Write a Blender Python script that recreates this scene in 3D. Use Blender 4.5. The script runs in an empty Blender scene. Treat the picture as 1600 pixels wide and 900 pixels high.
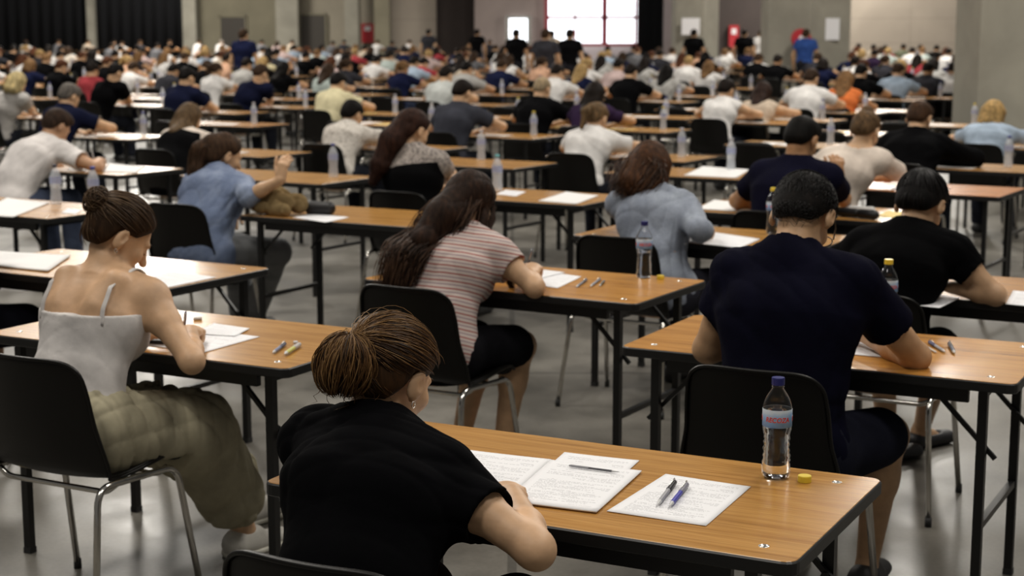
import bpy, bmesh, math, random
import numpy as np
from mathutils import Vector, Matrix
import openvdb

random.seed(7); RNG = np.random.default_rng(7)
SC = bpy.context.scene
COL = SC.collection
# ---------------------------------------------------------------- camera, world, lights
FPX, CAM_H = 2530.0, 1.712
PITCH = math.atan(404.0 / FPX)
cam_data = bpy.data.cameras.new('camera'); cam = bpy.data.objects.new('camera', cam_data); COL.objects.link(cam)
cam.location = (0, 0, CAM_H); cam.rotation_euler = (math.pi/2 - PITCH, 0, 0)
cam_data.sensor_width = 36.0; cam_data.lens = FPX / 1600 * 36.0
cam_data.clip_start = 0.05; cam_data.clip_end = 400
cam_data.dof.use_dof = True; cam_data.dof.focus_distance = 3.35; cam_data.dof.aperture_fstop = 5.6
SC.camera = cam
SC.view_settings.view_transform = 'Standard'; SC.view_settings.look = 'None'
SC.view_settings.gamma = 1.0; SC.view_settings.use_curve_mapping = False
SC.view_settings.exposure = -0.06
world = bpy.data.worlds.new('hall_world'); SC.world = world; world.use_nodes = True
world.node_tree.nodes['Background'].inputs[0].default_value = (1.0, 0.95, 0.88, 1)
world.node_tree.nodes['Background'].inputs[1].default_value = 0.13
def area_light(x, y, z, sx, sy, power, col=(1.0, .945, .86), rot=(0, 0, 0)):
    l = bpy.data.lights.new('ceiling_lamp', 'AREA'); l.shape = 'RECTANGLE'; l.size = sx; l.size_y = sy
    l.energy = power; l.color = col
    o = bpy.data.objects.new('ceiling_lamp', l); o.location = (x, y, z); o.rotation_euler = rot; COL.objects.link(o)
for yy, pw in ((1.0, 260), (8.0, 430), (17.0, 700), (29.0, 1100), (43.0, 1500), (57.0, 1700), (72.0, 2300)):
    for xx in (-1, 1):
        area_light(xx * (3.4 + yy * .16), yy, 9.0, 2.2, 2.2 + yy * .03, pw)

# ---------------------------------------------------------------- geometry of the floor plane
_c, _s = math.cos(PITCH), math.sin(PITCH)
def at(px, py, z):
    """point of the place at height z that the photograph shows at (px, py)"""
    dx = (px - 800) / FPX; dy = (450 - py) / FPX
    d = np.array([dx, _c + dy * _s, -_s + dy * _c]); t = (z - CAM_H) / d[2]
    return np.array([d[0] * t, d[1] * t, z])

# ---------------------------------------------------------------- helpers
def tag(o, label=None, cat=None, group=None, kind=None):
    if label: o['label'] = label
    if cat: o['category'] = cat
    if group: o['group'] = group
    if kind: o['kind'] = kind
    return o
def mesh_obj(name, verts, faces, mat=None, parent=None, smooth=True, loc=None):
    me = bpy.data.meshes.new(name); me.from_pydata([tuple(v) for v in verts], [], faces); me.update()
    if smooth: me.polygons.foreach_set('use_smooth', [True] * len(me.polygons))
    o = bpy.data.objects.new(name, me); COL.objects.link(o)
    if mat: me.materials.append(mat)
    if parent: o.parent = parent
    if loc is not None: o.location = loc
    return o
def empty(name, loc, rz=0.0):
    o = bpy.data.objects.new(name, None); COL.objects.link(o); o.location = loc; o.rotation_euler = (0, 0, rz)
    o.empty_display_size = .1
    return o
def copy_tree(o, parent=None):
    c = o.copy(); COL.objects.link(c); c.parent = parent
    for ch in o.children: copy_tree(ch, c)
    return c
class MB:
    """collects simple shapes into one mesh"""
    def __init__(s): s.v = []; s.f = []
    def add(s, v, f):
        n = len(s.v); s.v += [tuple(p) for p in v]; s.f += [tuple(i + n for i in q) for q in f]
    def box(s, x0, x1, y0, y1, z0, z1):
        s.add([(x, y, z) for x in (x0, x1) for y in (y0, y1) for z in (z0, z1)],
              [(0, 1, 3, 2), (4, 6, 7, 5), (0, 4, 5, 1), (2, 3, 7, 6), (0, 2, 6, 4), (1, 5, 7, 3)])
    def tube(s, pts, r, n=8, rs=None, caps=True, sq=False):
        pts = [np.array(p, float) for p in pts]; m = len(pts)
        t = [pts[min(i + 1, m - 1)] - pts[max(i - 1, 0)] for i in range(m)]
        t = [q / (np.linalg.norm(q) + 1e-9) for q in t]
        u = np.cross(t[0], (0, 0, 1.0))
        if np.linalg.norm(u) < .1: u = np.cross(t[0], (0, 1.0, 0))
        u /= np.linalg.norm(u); v = []
        off = math.pi / 4 if sq else 0
        for i in range(m):
            u = u - t[i] * (u @ t[i]); u /= np.linalg.norm(u) + 1e-9; w = np.cross(t[i], u)
            rr = rs[i] if rs else r
            for k in range(n):
                a = 2 * math.pi * k / n + off; v.append(pts[i] + rr * (math.cos(a) * u + math.sin(a) * w))
        f = [(i * n + k, i * n + (k + 1) % n, (i + 1) * n + (k + 1) % n, (i + 1) * n + k) for i in range(m - 1) for k in range(n)]
        if caps: f += [tuple(range(n))[::-1], tuple((m - 1) * n + k for k in range(n))]
        s.add(v, f)
    def lathe(s, prof, n=32, c=(0, 0, 0), caps=True):
        v = []; m = len(prof)
        for r, z in prof:
            for k in range(n):
                a = 2 * math.pi * k / n; v.append((c[0] + r * math.cos(a), c[1] + r * math.sin(a), c[2] + z))
        f = [(i * n + k, i * n + (k + 1) % n, (i + 1) * n + (k + 1) % n, (i + 1) * n + k) for i in range(m - 1) for k in range(n)]
        if caps: f += [tuple(range(n))[::-1], tuple((m - 1) * n + k for k in range(n))]
        s.add(v, f)
    def build(s, name, mat, parent=None, smooth=False):
        return mesh_obj(name, s.v, s.f, mat, parent, smooth)
def fillet(pts, r=.03, n=5):
    """rounds the corners of a polyline"""
    P = [np.array(p, float) for p in pts]; out = [P[0]]
    for i in range(1, len(P) - 1):
        a = P[i - 1] - P[i]; b = P[i + 1] - P[i]; la, lb = np.linalg.norm(a), np.linalg.norm(b)
        q = min(r, la * .45, lb * .45); A = P[i] + a / la * q; B = P[i] + b / lb * q
        for k in range(n + 1):
            t = k / n; out.append((1 - t) ** 2 * A + 2 * t * (1 - t) * P[i] + t * t * B)
    out.append(P[-1]); return out
def round_slab(L, W, z0, z1, r, cx=0, cy=0, bev=.003):
    """horizontal slab with rounded corners and a small bevel"""
    def ring(ins, z):
        o = []; x1, y1 = L / 2 - ins, W / 2 - ins; rr = max(r - ins, .002)
        for qx, qy, a0 in ((1, 1, 0), (-1, 1, 90), (-1, -1, 180), (1, -1, 270)):
            for k in range(5):
                a = math.radians(a0 + k * 22.5)
                o.append((cx + qx * (x1 - rr) + rr * math.cos(a), cy + qy * (y1 - rr) + rr * math.sin(a), z))
        return o
    rs = [ring(bev, z0), ring(0, z0 + bev), ring(0, z1 - bev), ring(bev, z1)]
    v = sum(rs, []); n = 20
    f = [(i * n + k, i * n + (k + 1) % n, (i + 1) * n + (k + 1) % n, (i + 1) * n + k) for i in range(3) for k in range(n)]
    f += [tuple(range(n))[::-1], tuple(3 * n + k for k in range(n))]
    return v, f

# ---------------------------------------------------------------- materials
MAT = {}
class NT:
    def __init__(s, name):
        s.m = bpy.data.materials.new(name); s.m.use_nodes = True; s.t = s.m.node_tree; s.n = s.t.nodes; s.l = s.t.links
        s.b = s.n['Principled BSDF']; MAT[name] = s.m
    def node(s, typ, **kw):
        n = s.n.new(typ)
        for k, v in kw.items():
            if k in n.inputs.keys(): n.inputs[k].default_value = v
            else: setattr(n, k, v)
        return n
    def link(s, a, b): s.l.new(a, b)
    def coord(s, kind='Object', scale=(1, 1, 1), rot=(0, 0, 0)):
        tc = s.node('ShaderNodeTexCoord'); mp = s.node('ShaderNodeMapping'); mp.inputs['Scale'].default_value = scale
        mp.inputs['Rotation'].default_value = rot
        s.link(tc.outputs[kind], mp.inputs['Vector']); return mp.outputs[0]
    def noise(s, vec, scale=5, detail=4, rough=.55, dist=0):
        n = s.node('ShaderNodeTexNoise'); n.inputs['Scale'].default_value = scale; n.inputs['Detail'].default_value = detail
        n.inputs['Roughness'].default_value = rough; n.inputs['Distortion'].default_value = dist
        s.link(vec, n.inputs['Vector']); return n.outputs[0]
    def ramp(s, fac, stops):
        r = s.node('ShaderNodeValToRGB'); e = r.color_ramp.elements
        while len(e) > 1: e.remove(e[-1])
        e[0].position = stops[0][0]; e[0].color = (*stops[0][1], 1)
        for p, c in stops[1:]: q = e.new(p); q.color = (*c, 1)
        s.link(fac, r.inputs[0]); return r.outputs[0]
    def mul(s, a, b, fac=1.0, mode='MULTIPLY'):
        m = s.node('ShaderNodeMix', data_type='RGBA', blend_type=mode); m.inputs[0].default_value = fac
        for sock, val in ((m.inputs[6], a), (m.inputs[7], b)):
            if hasattr(val, 'links'): s.link(val, sock)
            else: sock.default_value = (*val, 1)
        return m.outputs[2]
    def bump(s, h, strength=.3, dist=.002):
        b = s.node('ShaderNodeBump'); b.inputs['Strength'].default_value = strength; b.inputs['Distance'].default_value = dist
        s.link(h, b.inputs['Height']); s.link(b.outputs[0], s.b.inputs['Normal'])
    def set(s, **kw):
        for k, v in kw.items(): s.b.inputs[k.replace('_', ' ')].default_value = v
        return s
def plain(name, col, rough=.5, metal=0, **kw):
    t = NT(name); t.b.inputs['Base Color'].default_value = (*col, 1); t.set(Roughness=rough, Metallic=metal)
    for k, v in kw.items(): t.b.inputs[k.replace('_', ' ')].default_value = v
    return t.m
# floor: ground and sealed concrete
t = NT('concrete_floor'); v = t.coord('Object')
n1 = t.noise(v, .55, 6, .6, .2); n2 = t.noise(v, 1.9, 7, .62, .25); n3 = t.noise(v, 60, 3)
c1 = t.ramp(n1, [(.3, (.098, .090, .077)), (.5, (.155, .144, .124)), (.7, (.208, .195, .170))])
c2 = t.ramp(n2, [(.36, (.62, .62, .62)), (.5, (.93, .93, .93)), (.64, (1.14, 1.14, 1.14))])
c3 = t.ramp(n3, [(.35, (.88, .88, .88)), (.65, (1.05, 1.05, 1.05))])
br = t.node('ShaderNodeTexBrick'); br.offset = 0; br.inputs['Scale'].default_value = .25; br.inputs['Mortar Size'].default_value = .004
br.inputs['Color1'].default_value = br.inputs['Color2'].default_value = (1, 1, 1, 1); br.inputs['Mortar'].default_value = (.55, .55, .55, 1)
br.inputs['Brick Width'].default_value = 1; br.inputs['Row Height'].default_value = 1; t.link(v, br.inputs['Vector'])
t.link(t.mul(t.mul(t.mul(c1, c2), c3), br.outputs[0]), t.b.inputs['Base Color'])
r = t.ramp(n2, [(.3, (.28, .28, .28)), (.7, (.48, .48, .48))]); t.link(r, t.b.inputs['Roughness']); t.bump(n3, .06, .001)
# oak laminate
t = NT('oak_laminate'); oi = t.node('ShaderNodeObjectInfo')
tc = t.node('ShaderNodeTexCoord'); ad = t.node('ShaderNodeVectorMath', operation='ADD'); cb = t.node('ShaderNodeCombineXYZ')
mm = t.node('ShaderNodeMath', operation='MULTIPLY'); mm.inputs[1].default_value = 37.0
t.link(oi.outputs['Random'], mm.inputs[0]); t.link(mm.outputs[0], cb.inputs[0]); t.link(mm.outputs[0], cb.inputs[1])
t.link(tc.outputs['Object'], ad.inputs[0]); t.link(cb.outputs[0], ad.inputs[1])
mp = t.node('ShaderNodeMapping'); mp.inputs['Scale'].default_value = (1.6, 26, 1); t.link(ad.outputs[0], mp.inputs[0])
mp2 = t.node('ShaderNodeMapping'); mp2.inputs['Scale'].default_value = (5, 190, 1); t.link(ad.outputs[0], mp2.inputs[0])
g1 = t.noise(mp.outputs[0], 1.0, 5, .6, 1.2); g2 = t.noise(mp2.outputs[0], 1.0, 3, .6, .3)
c1 = t.ramp(g1, [(.25, (.27, .118, .024)), (.45, (.42, .205, .048)), (.6, (.50, .26, .070)), (.78, (.37, .165, .036))])
c2 = t.ramp(g2, [(.30, (.70, .66, .60)), (.55, (1.05, 1.05, 1.05))])
t.link(t.mul(t.mul(c1, c2, .9), oi.outputs['Color']), t.b.inputs['Base Color'])
t.set(Roughness=.24); t.b.inputs['Specular IOR Level'].default_value = .6; t.bump(g2, .05, .0006)
plain('black_edge', (.006, .006, .006), .45)
plain('black_steel', (.005, .005, .005), .4)
t = NT('black_plastic'); t.b.inputs['Base Color'].default_value = (.0045, .0040, .0034, 1); t.set(Roughness=.42); t.b.inputs['Specular IOR Level'].default_value = .28
t.bump(t.noise(t.coord('Object'), 600, 2), .15, .0004)
plain('chrome', (.62, .60, .56), .16, 1.0); plain('screw_metal', (.75, .74, .70), .25, 1.0)
plain('rubber', (.02, .02, .02), .7)
# paper with lines of print
t = NT('printed_paper'); v = t.coord('UV', (1, 1, 1)); sx = t.node('ShaderNodeSeparateXYZ'); t.link(v, sx.inputs[0])
def M(op, a, b=None, c=None):
    n = t.node('ShaderNodeMath', operation=op)
    for i, q in enumerate((a, b, c)):
        if q is None: continue
        if hasattr(q, 'links'): t.link(q, n.inputs[i])
        else: n.inputs[i].default_value = q
    return n.outputs[0]
row = M('MULTIPLY', sx.outputs[1], 44.0); fr_ = M('FRACT', row); inrow = M('MULTIPLY', M('GREATER_THAN', fr_, .35), M('LESS_THAN', fr_, .72))
cbx = t.node('ShaderNodeCombineXYZ'); t.link(M('MULTIPLY', sx.outputs[0], 60.0), cbx.inputs[0]); t.link(M('MULTIPLY', M('FLOOR', row), 7.3), cbx.inputs[1])
wn = t.noise(cbx.outputs[0], 1.0, 1); cb2 = t.node('ShaderNodeCombineXYZ'); t.link(M('MULTIPLY', M('FLOOR', row), 3.1), cb2.inputs[1]); t.link(M('MULTIPLY', sx.outputs[0], 1.6), cb2.inputs[0])
wl = t.noise(cb2.outputs[0], 1.0, 1)
ink = M('MULTIPLY', inrow, M('MULTIPLY', M('GREATER_THAN', wn, .46), M('GREATER_THAN', wl, .47)))
mar = M('MULTIPLY', M('MULTIPLY', M('GREATER_THAN', sx.outputs[0], .1), M('LESS_THAN', sx.outputs[0], .9)), M('MULTIPLY', M('GREATER_THAN', sx.outputs[1], .08), M('LESS_THAN', sx.outputs[1], .93)))
ink = M('MULTIPLY', M('MULTIPLY', ink, mar), .55)
mx = t.node('ShaderNodeMix', data_type='RGBA'); t.link(ink, mx.inputs[0]); mx.inputs[6].default_value = (.78, .78, .80, 1); mx.inputs[7].default_value = (.18, .18, .20, 1)
t.link(mx.outputs[2], t.b.inputs['Base Color']); t.set(Roughness=.65)
plain('white_paper', (.74, .73, .72), .7); plain('ink_black', (.04, .04, .05), .6); plain('yellow_paper', (.72, .55, .20), .7)
def objcol(name, rough=.85, noise_scale=None, bump=None, sheen=0.0, spec=.3, streak=None):
    t = NT(name); oi = t.node('ShaderNodeObjectInfo'); col = oi.outputs['Color']; v = t.coord('Object')
    if noise_scale:
        f = t.noise(v, noise_scale, 4); col = t.mul(col, t.ramp(f, [(.3, (.78, .78, .78)), (.7, (1.12, 1.12, 1.12))]))
    if streak:
        vv = t.coord('Object', streak); f = t.noise(vv, 1, 4, .6, .5)
        col = t.mul(col, t.ramp(f, [(.3, (.45, .42, .40)), (.5, (.95, .95, .95)), (.72, (1.9, 1.7, 1.5))])); t.bump(f, .5, .003)
    if bump: t.bump(t.noise(v, bump[0], 5, .55, .6), bump[1], bump[2])
    t.link(col, t.b.inputs['Base Color']); t.set(Roughness=rough); t.b.inputs['Specular IOR Level'].default_value = spec
    if sheen: t.b.inputs['Sheen Weight'].default_value = sheen
    return t
objcol('cloth', .95, 9, (26, .3, .005), .0, .04)
t = objcol('skin', .52, 14, (120, .12, .001), 0, .35); t.b.inputs['Subsurface Weight'].default_value = .0
objcol('hair', .66, None, None, 0, .10, (55, 55, 12)); objcol('hair_strand', .5, None, None, 0, .22)
objcol('leather', .5, 12, None, 0, .4); objcol('solid_color', .45)
# striped knit
t = NT('striped_knit'); tc = t.node('ShaderNodeTexCoord'); sx = t.node('ShaderNodeSeparateXYZ'); t.link(tc.outputs['Object'], sx.inputs[0])
h = M('ADD', M('MULTIPLY', sx.outputs[2], .93), M('MULTIPLY', sx.outputs[1], .30)); nz = t.noise(tc.outputs['Object'], 6, 2)
h = M('ADD', h, M('MULTIPLY', nz, .012)); fr_ = M('FRACT', M('MULTIPLY', h, 36.0))
c = t.ramp(fr_, [(0, (.30, .085, .075)), (.16, (.30, .085, .075)), (.22, (.52, .44, .40)), (.50, (.54, .46, .42)), (.56, (.30, .22, .24)), (.68, (.30, .22, .24)), (.74, (.54, .46, .42)), (1, (.52, .44, .40))])
t.link(c, t.b.inputs['Base Color']); t.set(Roughness=.9); t.bump(t.noise(tc.outputs['Object'], 26, 5), .35, .005)
# denim
def denim(name, lo, mid, hi):
    t = NT(name); v = t.coord('Object'); f = t.noise(v, 3.4, 5, .6, .8); g = t.noise(v, 160, 2)
    c = t.ramp(f, [(.32, lo), (.5, mid), (.68, hi)]); t.link(t.mul(c, t.ramp(g, [(.3, (.85,) * 3), (.7, (1.1,) * 3)])), t.b.inputs['Base Color'])
    t.set(Roughness=.9); t.bump(t.noise(v, 22, 5, .55, .8), .4, .007)
denim('blue_denim', (.085, .115, .20), (.13, .17, .27), (.26, .31, .42)); denim('chambray', (.17, .195, .25), (.24, .27, .33), (.34, .38, .44))
denim('jeans_denim', (.10, .105, .11), (.16, .165, .17), (.24, .245, .25))
t = NT('lace_knit'); v = t.coord('Object'); f = t.noise(v, 70, 3, .6, 1.5)
t.link(t.ramp(f, [(.42, (.10, .085, .08)), (.52, (.32, .28, .25)), (.7, (.46, .41, .37))]), t.b.inputs['Base Color']); t.set(Roughness=.9)
t = NT('speckled_knit'); v = t.coord('Object'); f = t.noise(v, 30, 3, .6, 1.5)
t.link(t.ramp(f, [(.36, (.26, .23, .20)), (.46, (.52, .48, .43)), (.7, (.62, .58, .53))]), t.b.inputs['Base Color']); t.set(Roughness=.9)
# bottle plastics
t = NT('clear_plastic'); t.b.inputs['Base Color'].default_value = (.98, .99, 1, 1); t.set(Roughness=.02); t.b.inputs['Transmission Weight'].default_value = 1; t.b.inputs['IOR'].default_value = 1.28
t = NT('bottled_water'); t.b.inputs['Base Color'].default_value = (.98, .99, 1, 1); t.set(Roughness=.0); t.b.inputs['Transmission Weight'].default_value = 1; t.b.inputs['IOR'].default_value = 1.2
t = NT('far_bottle_plastic'); t.b.inputs['Base Color'].default_value = (.70, .74, .80, 1); t.set(Roughness=.12, Alpha=.42); t.b.inputs['Specular IOR Level'].default_value = .9
t = NT('bottle_label'); v = t.coord('Object'); sx = t.node('ShaderNodeSeparateXYZ'); t.link(v, sx.inputs[0]); f = t.noise(t.coord('Object', (30, 30, 30)), 1, 2)
c = t.ramp(M('ADD', M('MULTIPLY', f, .45), M('MULTIPLY', M('SUBTRACT', sx.outputs[2], .118), 12.0)), [(.2, (.10, .27, .62)), (.45, (.22, .42, .72)), (.62, (.52, .60, .68)), (.85, (.60, .62, .64))])
t.link(c, t.b.inputs['Base Color']); t.set(Roughness=.35)
plain('far_label', (.34, .38, .55), .5); plain('label_red', (.55, .03, .03), .4); plain('label_white', (.8, .8, .82), .4)
plain('cap_blue', (.012, .016, .13), .3); plain('cap_yellow', (.80, .60, .05), .35); plain('cap_teal', (.15, .42, .45), .35)
# building
def wallmat(name, c, sc=.6, joints=None):
    t = NT(name); v = t.coord('Object'); f = t.noise(v, sc, 5, .6, .4)
    col = t.mul(c, t.ramp(f, [(.3, (.82,) * 3), (.7, (1.12,) * 3)]))
    if joints:
        b = t.node('ShaderNodeTexBrick'); b.offset = 0; b.inputs['Scale'].default_value = 1; b.inputs['Mortar Size'].default_value = .02
        b.inputs['Brick Width'].default_value = joints[0]; b.inputs['Row Height'].default_value = joints[1]
        b.inputs['Color1'].default_value = b.inputs['Color2'].default_value = (1, 1, 1, 1); b.inputs['Mortar'].default_value = (.8, .8, .8, 1)
        t.link(t.coord('Object', (1, 1, 1), (math.pi / 2, 0, 0)), b.inputs['Vector']); col = t.mul(col, b.outputs[0])
    t.link(col, t.b.inputs['Base Color']); t.set(Roughness=.85)
wallmat('concrete_pillar', (.30, .285, .235), 1.2); wallmat('beige_wall', (.36, .31, .255), .3, (6, 1.1)); wallmat('pink_wall', (.42, .345, .32), .3)
wallmat('olive_wall', (.22, .20, .14), .5); wallmat('tan_wall', (.30, .27, .21), .5); wallmat('dark_panel', (.055, .042, .038), .5)
plain('curtain', (.0025, .003, .005), .95); plain('door_brown', (.045, .038, .03), .6); plain('red_frame', (.42, .03, .05), .5); plain('red_box', (.45, .02, .03), .5)
t = NT('daylit_glass'); t.b.inputs['Base Color'].default_value = (.1, .1, .1, 1); t.b.inputs['Emission Color'].default_value = (.92, .95, 1, 1); t.b.inputs['Emission Strength'].default_value = 3.2

# ---------------------------------------------------------------- bodies: smooth solids from distance fields
F32 = np.float32
def vec(*a): return np.array(a, float)
def nrm(v): v = np.asarray(v, float); return v / (np.linalg.norm(v) + 1e-12)
def cap(p0, p1, r0, r1=None, e=None, s=1.0, k=.025):
    return ('c', np.asarray(p0, float), np.asarray(p1, float), r0, r0 if r1 is None else r1, e, s, k)
def ell(c, r, R=None, k=.02): return ('e', np.asarray(c, float), np.asarray(r, float), np.eye(3) if R is None else R, k)
def prim_bb(p, g):
    if p[0] == 'c':
        m = max(p[3], p[4]) * max(1, p[6]) + g
        return np.minimum(p[1], p[2]) - m, np.maximum(p[1], p[2]) + m
    m = p[2].max() + g; return p[1] - m, p[1] + m
def prim_eval(p, X, Y, Z, inf):
    if p[0] == 'c':
        _, a, b, r0, r1, e, s, k = p; ba = b - a; vx, vy, vz = X - F32(a[0]), Y - F32(a[1]), Z - F32(a[2])
        if e is not None and s != 1:
            q = (1 - 1 / s); d = (vx * F32(e[0]) + vy * F32(e[1]) + vz * F32(e[2])) * F32(q)
            vx, vy, vz = vx - d * F32(e[0]), vy - d * F32(e[1]), vz - d * F32(e[2]); ba = ba - e * (ba @ e) * q
            inf = inf * .9
        L = ba @ ba + 1e-9
        t = np.clip((vx * F32(ba[0]) + vy * F32(ba[1]) + vz * F32(ba[2])) / F32(L), 0, 1)
        return np.sqrt((vx - t * F32(ba[0])) ** 2 + (vy - t * F32(ba[1])) ** 2 + (vz - t * F32(ba[2])) ** 2) - (F32(r0 + inf) + t * F32(r1 - r0))
    _, c, r, R, k = p; vx, vy, vz = X - F32(c[0]), Y - F32(c[1]), Z - F32(c[2]); r = r + inf
    q = [(vx * F32(R[0, i]) + vy * F32(R[1, i]) + vz * F32(R[2, i])) for i in range(3)]
    k0 = np.sqrt(sum((q[i] / F32(r[i])) ** 2 for i in range(3))); k1 = np.sqrt(sum((q[i] / F32(r[i] ** 2)) ** 2 for i in range(3)))
    return k0 * (k0 - 1) / (k1 + F32(1e-6))
class Field:
    def __init__(s, prims, h, inf=0.0, pad=.03, lo=None, hi=None):
        bb = [prim_bb(p, inf + pad) for p in prims]
        s.lo = np.min([b[0] for b in bb], 0); s.hi = np.max([b[1] for b in bb], 0)
        if lo is not None: s.lo = np.maximum(s.lo, lo)
        if hi is not None: s.hi = np.minimum(s.hi, hi)
        s.h = h; n = np.maximum(np.ceil((s.hi - s.lo) / h).astype(int) + 1, 4)
        s.ax = [(s.lo[i] + h * np.arange(n[i])).astype(F32) for i in range(3)]; s.D = np.full(n, .2, F32); s.inf = inf
        for p in prims: s.add(p)
    def sub(s, lo, hi):
        i0 = np.clip(np.floor((lo - s.lo) / s.h).astype(int), 0, np.array(s.D.shape)); i1 = np.clip(np.ceil((hi - s.lo) / s.h).astype(int) + 1, 0, np.array(s.D.shape))
        sl = tuple(slice(a, b) for a, b in zip(i0, i1)); X = s.ax[0][sl[0]][:, None, None]; Y = s.ax[1][sl[1]][None, :, None]; Z = s.ax[2][sl[2]][None, None, :]
        return sl, X, Y, Z
    def add(s, p, inf=None):
        inf = s.inf if inf is None else inf; k = p[-1]; lo, hi = prim_bb(p, inf + k + .02); sl, X, Y, Z = s.sub(lo, hi); D = s.D[sl]
        if D.size == 0: return
        d = prim_eval(p, X, Y, Z, inf).astype(F32); hh = np.maximum(F32(k) - np.abs(D - d), 0) / F32(k)
        s.D[sl] = np.minimum(D, d) - hh * hh * F32(k * .25)
    def cut(s, p, inf=0.0, k=.006):
        lo, hi = prim_bb(p, inf + .02); sl, X, Y, Z = s.sub(lo, hi); D = s.D[sl]
        if D.size == 0: return
        d = -prim_eval(p, X, Y, Z, inf).astype(F32); hh = np.maximum(F32(k) - np.abs(D - d), 0) / F32(k); s.D[sl] = np.maximum(D, d) + hh * hh * F32(k * .25)
    def grids(s): return s.ax[0][:, None, None], s.ax[1][None, :, None], s.ax[2][None, None, :]
    def clip(s, fn): X, Y, Z = s.grids(); s.D = np.maximum(s.D, fn(X, Y, Z).astype(F32))
    def disp(s, fn):
        X, Y, Z = s.grids(); s.D = s.D + fn(X, Y, Z).astype(F32)
    def mesh(s, name, mat=None, parent=None):
        D = np.pad(s.D, 1, constant_values=.2); g = openvdb.FloatGrid(1.0); g.copyFromArray(np.ascontiguousarray(np.clip(D, -.2, .2)), tolerance=0.0)
        pts, quads = g.convertToQuads(isovalue=0.0); pts = (pts - 1.0) * s.h + s.lo; quads = quads[:, ::-1]
        me = bpy.data.meshes.new(name); nq = len(quads)
        me.vertices.add(len(pts)); me.vertices.foreach_set('co', pts.astype(F32).ravel())
        me.loops.add(nq * 4); me.loops.foreach_set('vertex_index', quads.astype(np.int32).ravel())
        me.polygons.add(nq); me.polygons.foreach_set('loop_start', np.arange(0, nq * 4, 4, dtype=np.int32))
        me.update(calc_edges=True); me.polygons.foreach_set('use_smooth', np.ones(nq, bool)); me.update()
        o = bpy.data.objects.new(name, me); COL.objects.link(o)
        if mat: me.materials.append(mat)
        if parent: o.parent = parent
        return o
def flat_ids(o):
    """drops loose specks of a mesh: keeps its largest connected piece"""
    me = o.data; n = len(me.vertices)
    if n == 0: return o
    ed = np.empty(len(me.edges) * 2, np.int32); me.edges.foreach_get('vertices', ed); ed = ed.reshape(-1, 2)
    lab = np.arange(n)
    for _ in range(400):
        m = np.minimum(lab[ed[:, 0]], lab[ed[:, 1]]); old = lab.copy()
        np.minimum.at(lab, ed[:, 0], m); np.minimum.at(lab, ed[:, 1], m); lab = lab[lab]
        if (lab == old).all(): break
    u, c = np.unique(lab, return_counts=True); keep = set(u[c >= max(40, c.max() * .04)].tolist())
    bad = [i for i in range(n) if lab[i] not in keep]
    if bad:
        bm = bmesh.new(); bm.from_mesh(me); bm.verts.ensure_lookup_table(); bmesh.ops.delete(bm, geom=[bm.verts[i] for i in bad], context='VERTS'); bm.to_mesh(me); bm.free()
    return o
def folds(seed, amp, freq=18.0, dirz=1.0):
    r = np.random.default_rng(seed); W = [(r.normal(size=3) * freq * (.5 + i * .35) * np.array([1, 1, dirz]), r.uniform(0, 6.3)) for i in range(4)]
    U = [(r.normal(size=3) * 7, r.uniform(0, 6.3)) for _ in range(2)]
    def f(X, Y, Z):
        wx = np.sin(U[0][0][0] * X + U[0][0][1] * Y + U[0][0][2] * Z + U[0][1]) * F32(1.3); wy = np.sin(U[1][0][0] * X + U[1][0][1] * Y + U[1][0][2] * Z + U[1][1])
        d = 0
        for i, (w, ph) in enumerate(W):
            q = np.sin(F32(w[0]) * X + F32(w[1]) * Y + F32(w[2]) * Z + F32(ph) + wx * F32(1 + i * .3)); d = d + (1 - np.abs(q)) ** 2 * F32(amp / (1 + i * .6)) * (F32(.6) + F32(.4) * wy)
        return d - F32(amp * .5)
    return f
def rot_head(pitch, yaw, roll=0.0):
    """columns: right, forward, up of the head; pitch down, yaw to the right, degrees"""
    p, y, r = map(math.radians, (pitch, yaw, roll))
    fw = vec(math.sin(y) * math.cos(p), math.cos(y) * math.cos(p), -math.sin(p)); rt = vec(math.cos(y), -math.sin(y), 0); up = np.cross(rt, fw)
    rt2 = rt * math.cos(r) - up * math.sin(r); up2 = np.cross(rt2, fw)
    return np.stack([rt2, fw, up2], 1)
def ik(S, T, l1, l2, hint):
    S, T = np.asarray(S, float), np.asarray(T, float); d = T - S; L = np.linalg.norm(d); u = d / L; L = min(L, (l1 + l2) * .998); T = S + u * L
    x = (l1 * l1 - l2 * l2 + L * L) / (2 * L); hgt = math.sqrt(max(l1 * l1 - x * x, 1e-6)); h = np.asarray(hint, float); h = nrm(h - u * (h @ u))
    return S + u * x + h * hgt, T
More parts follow.
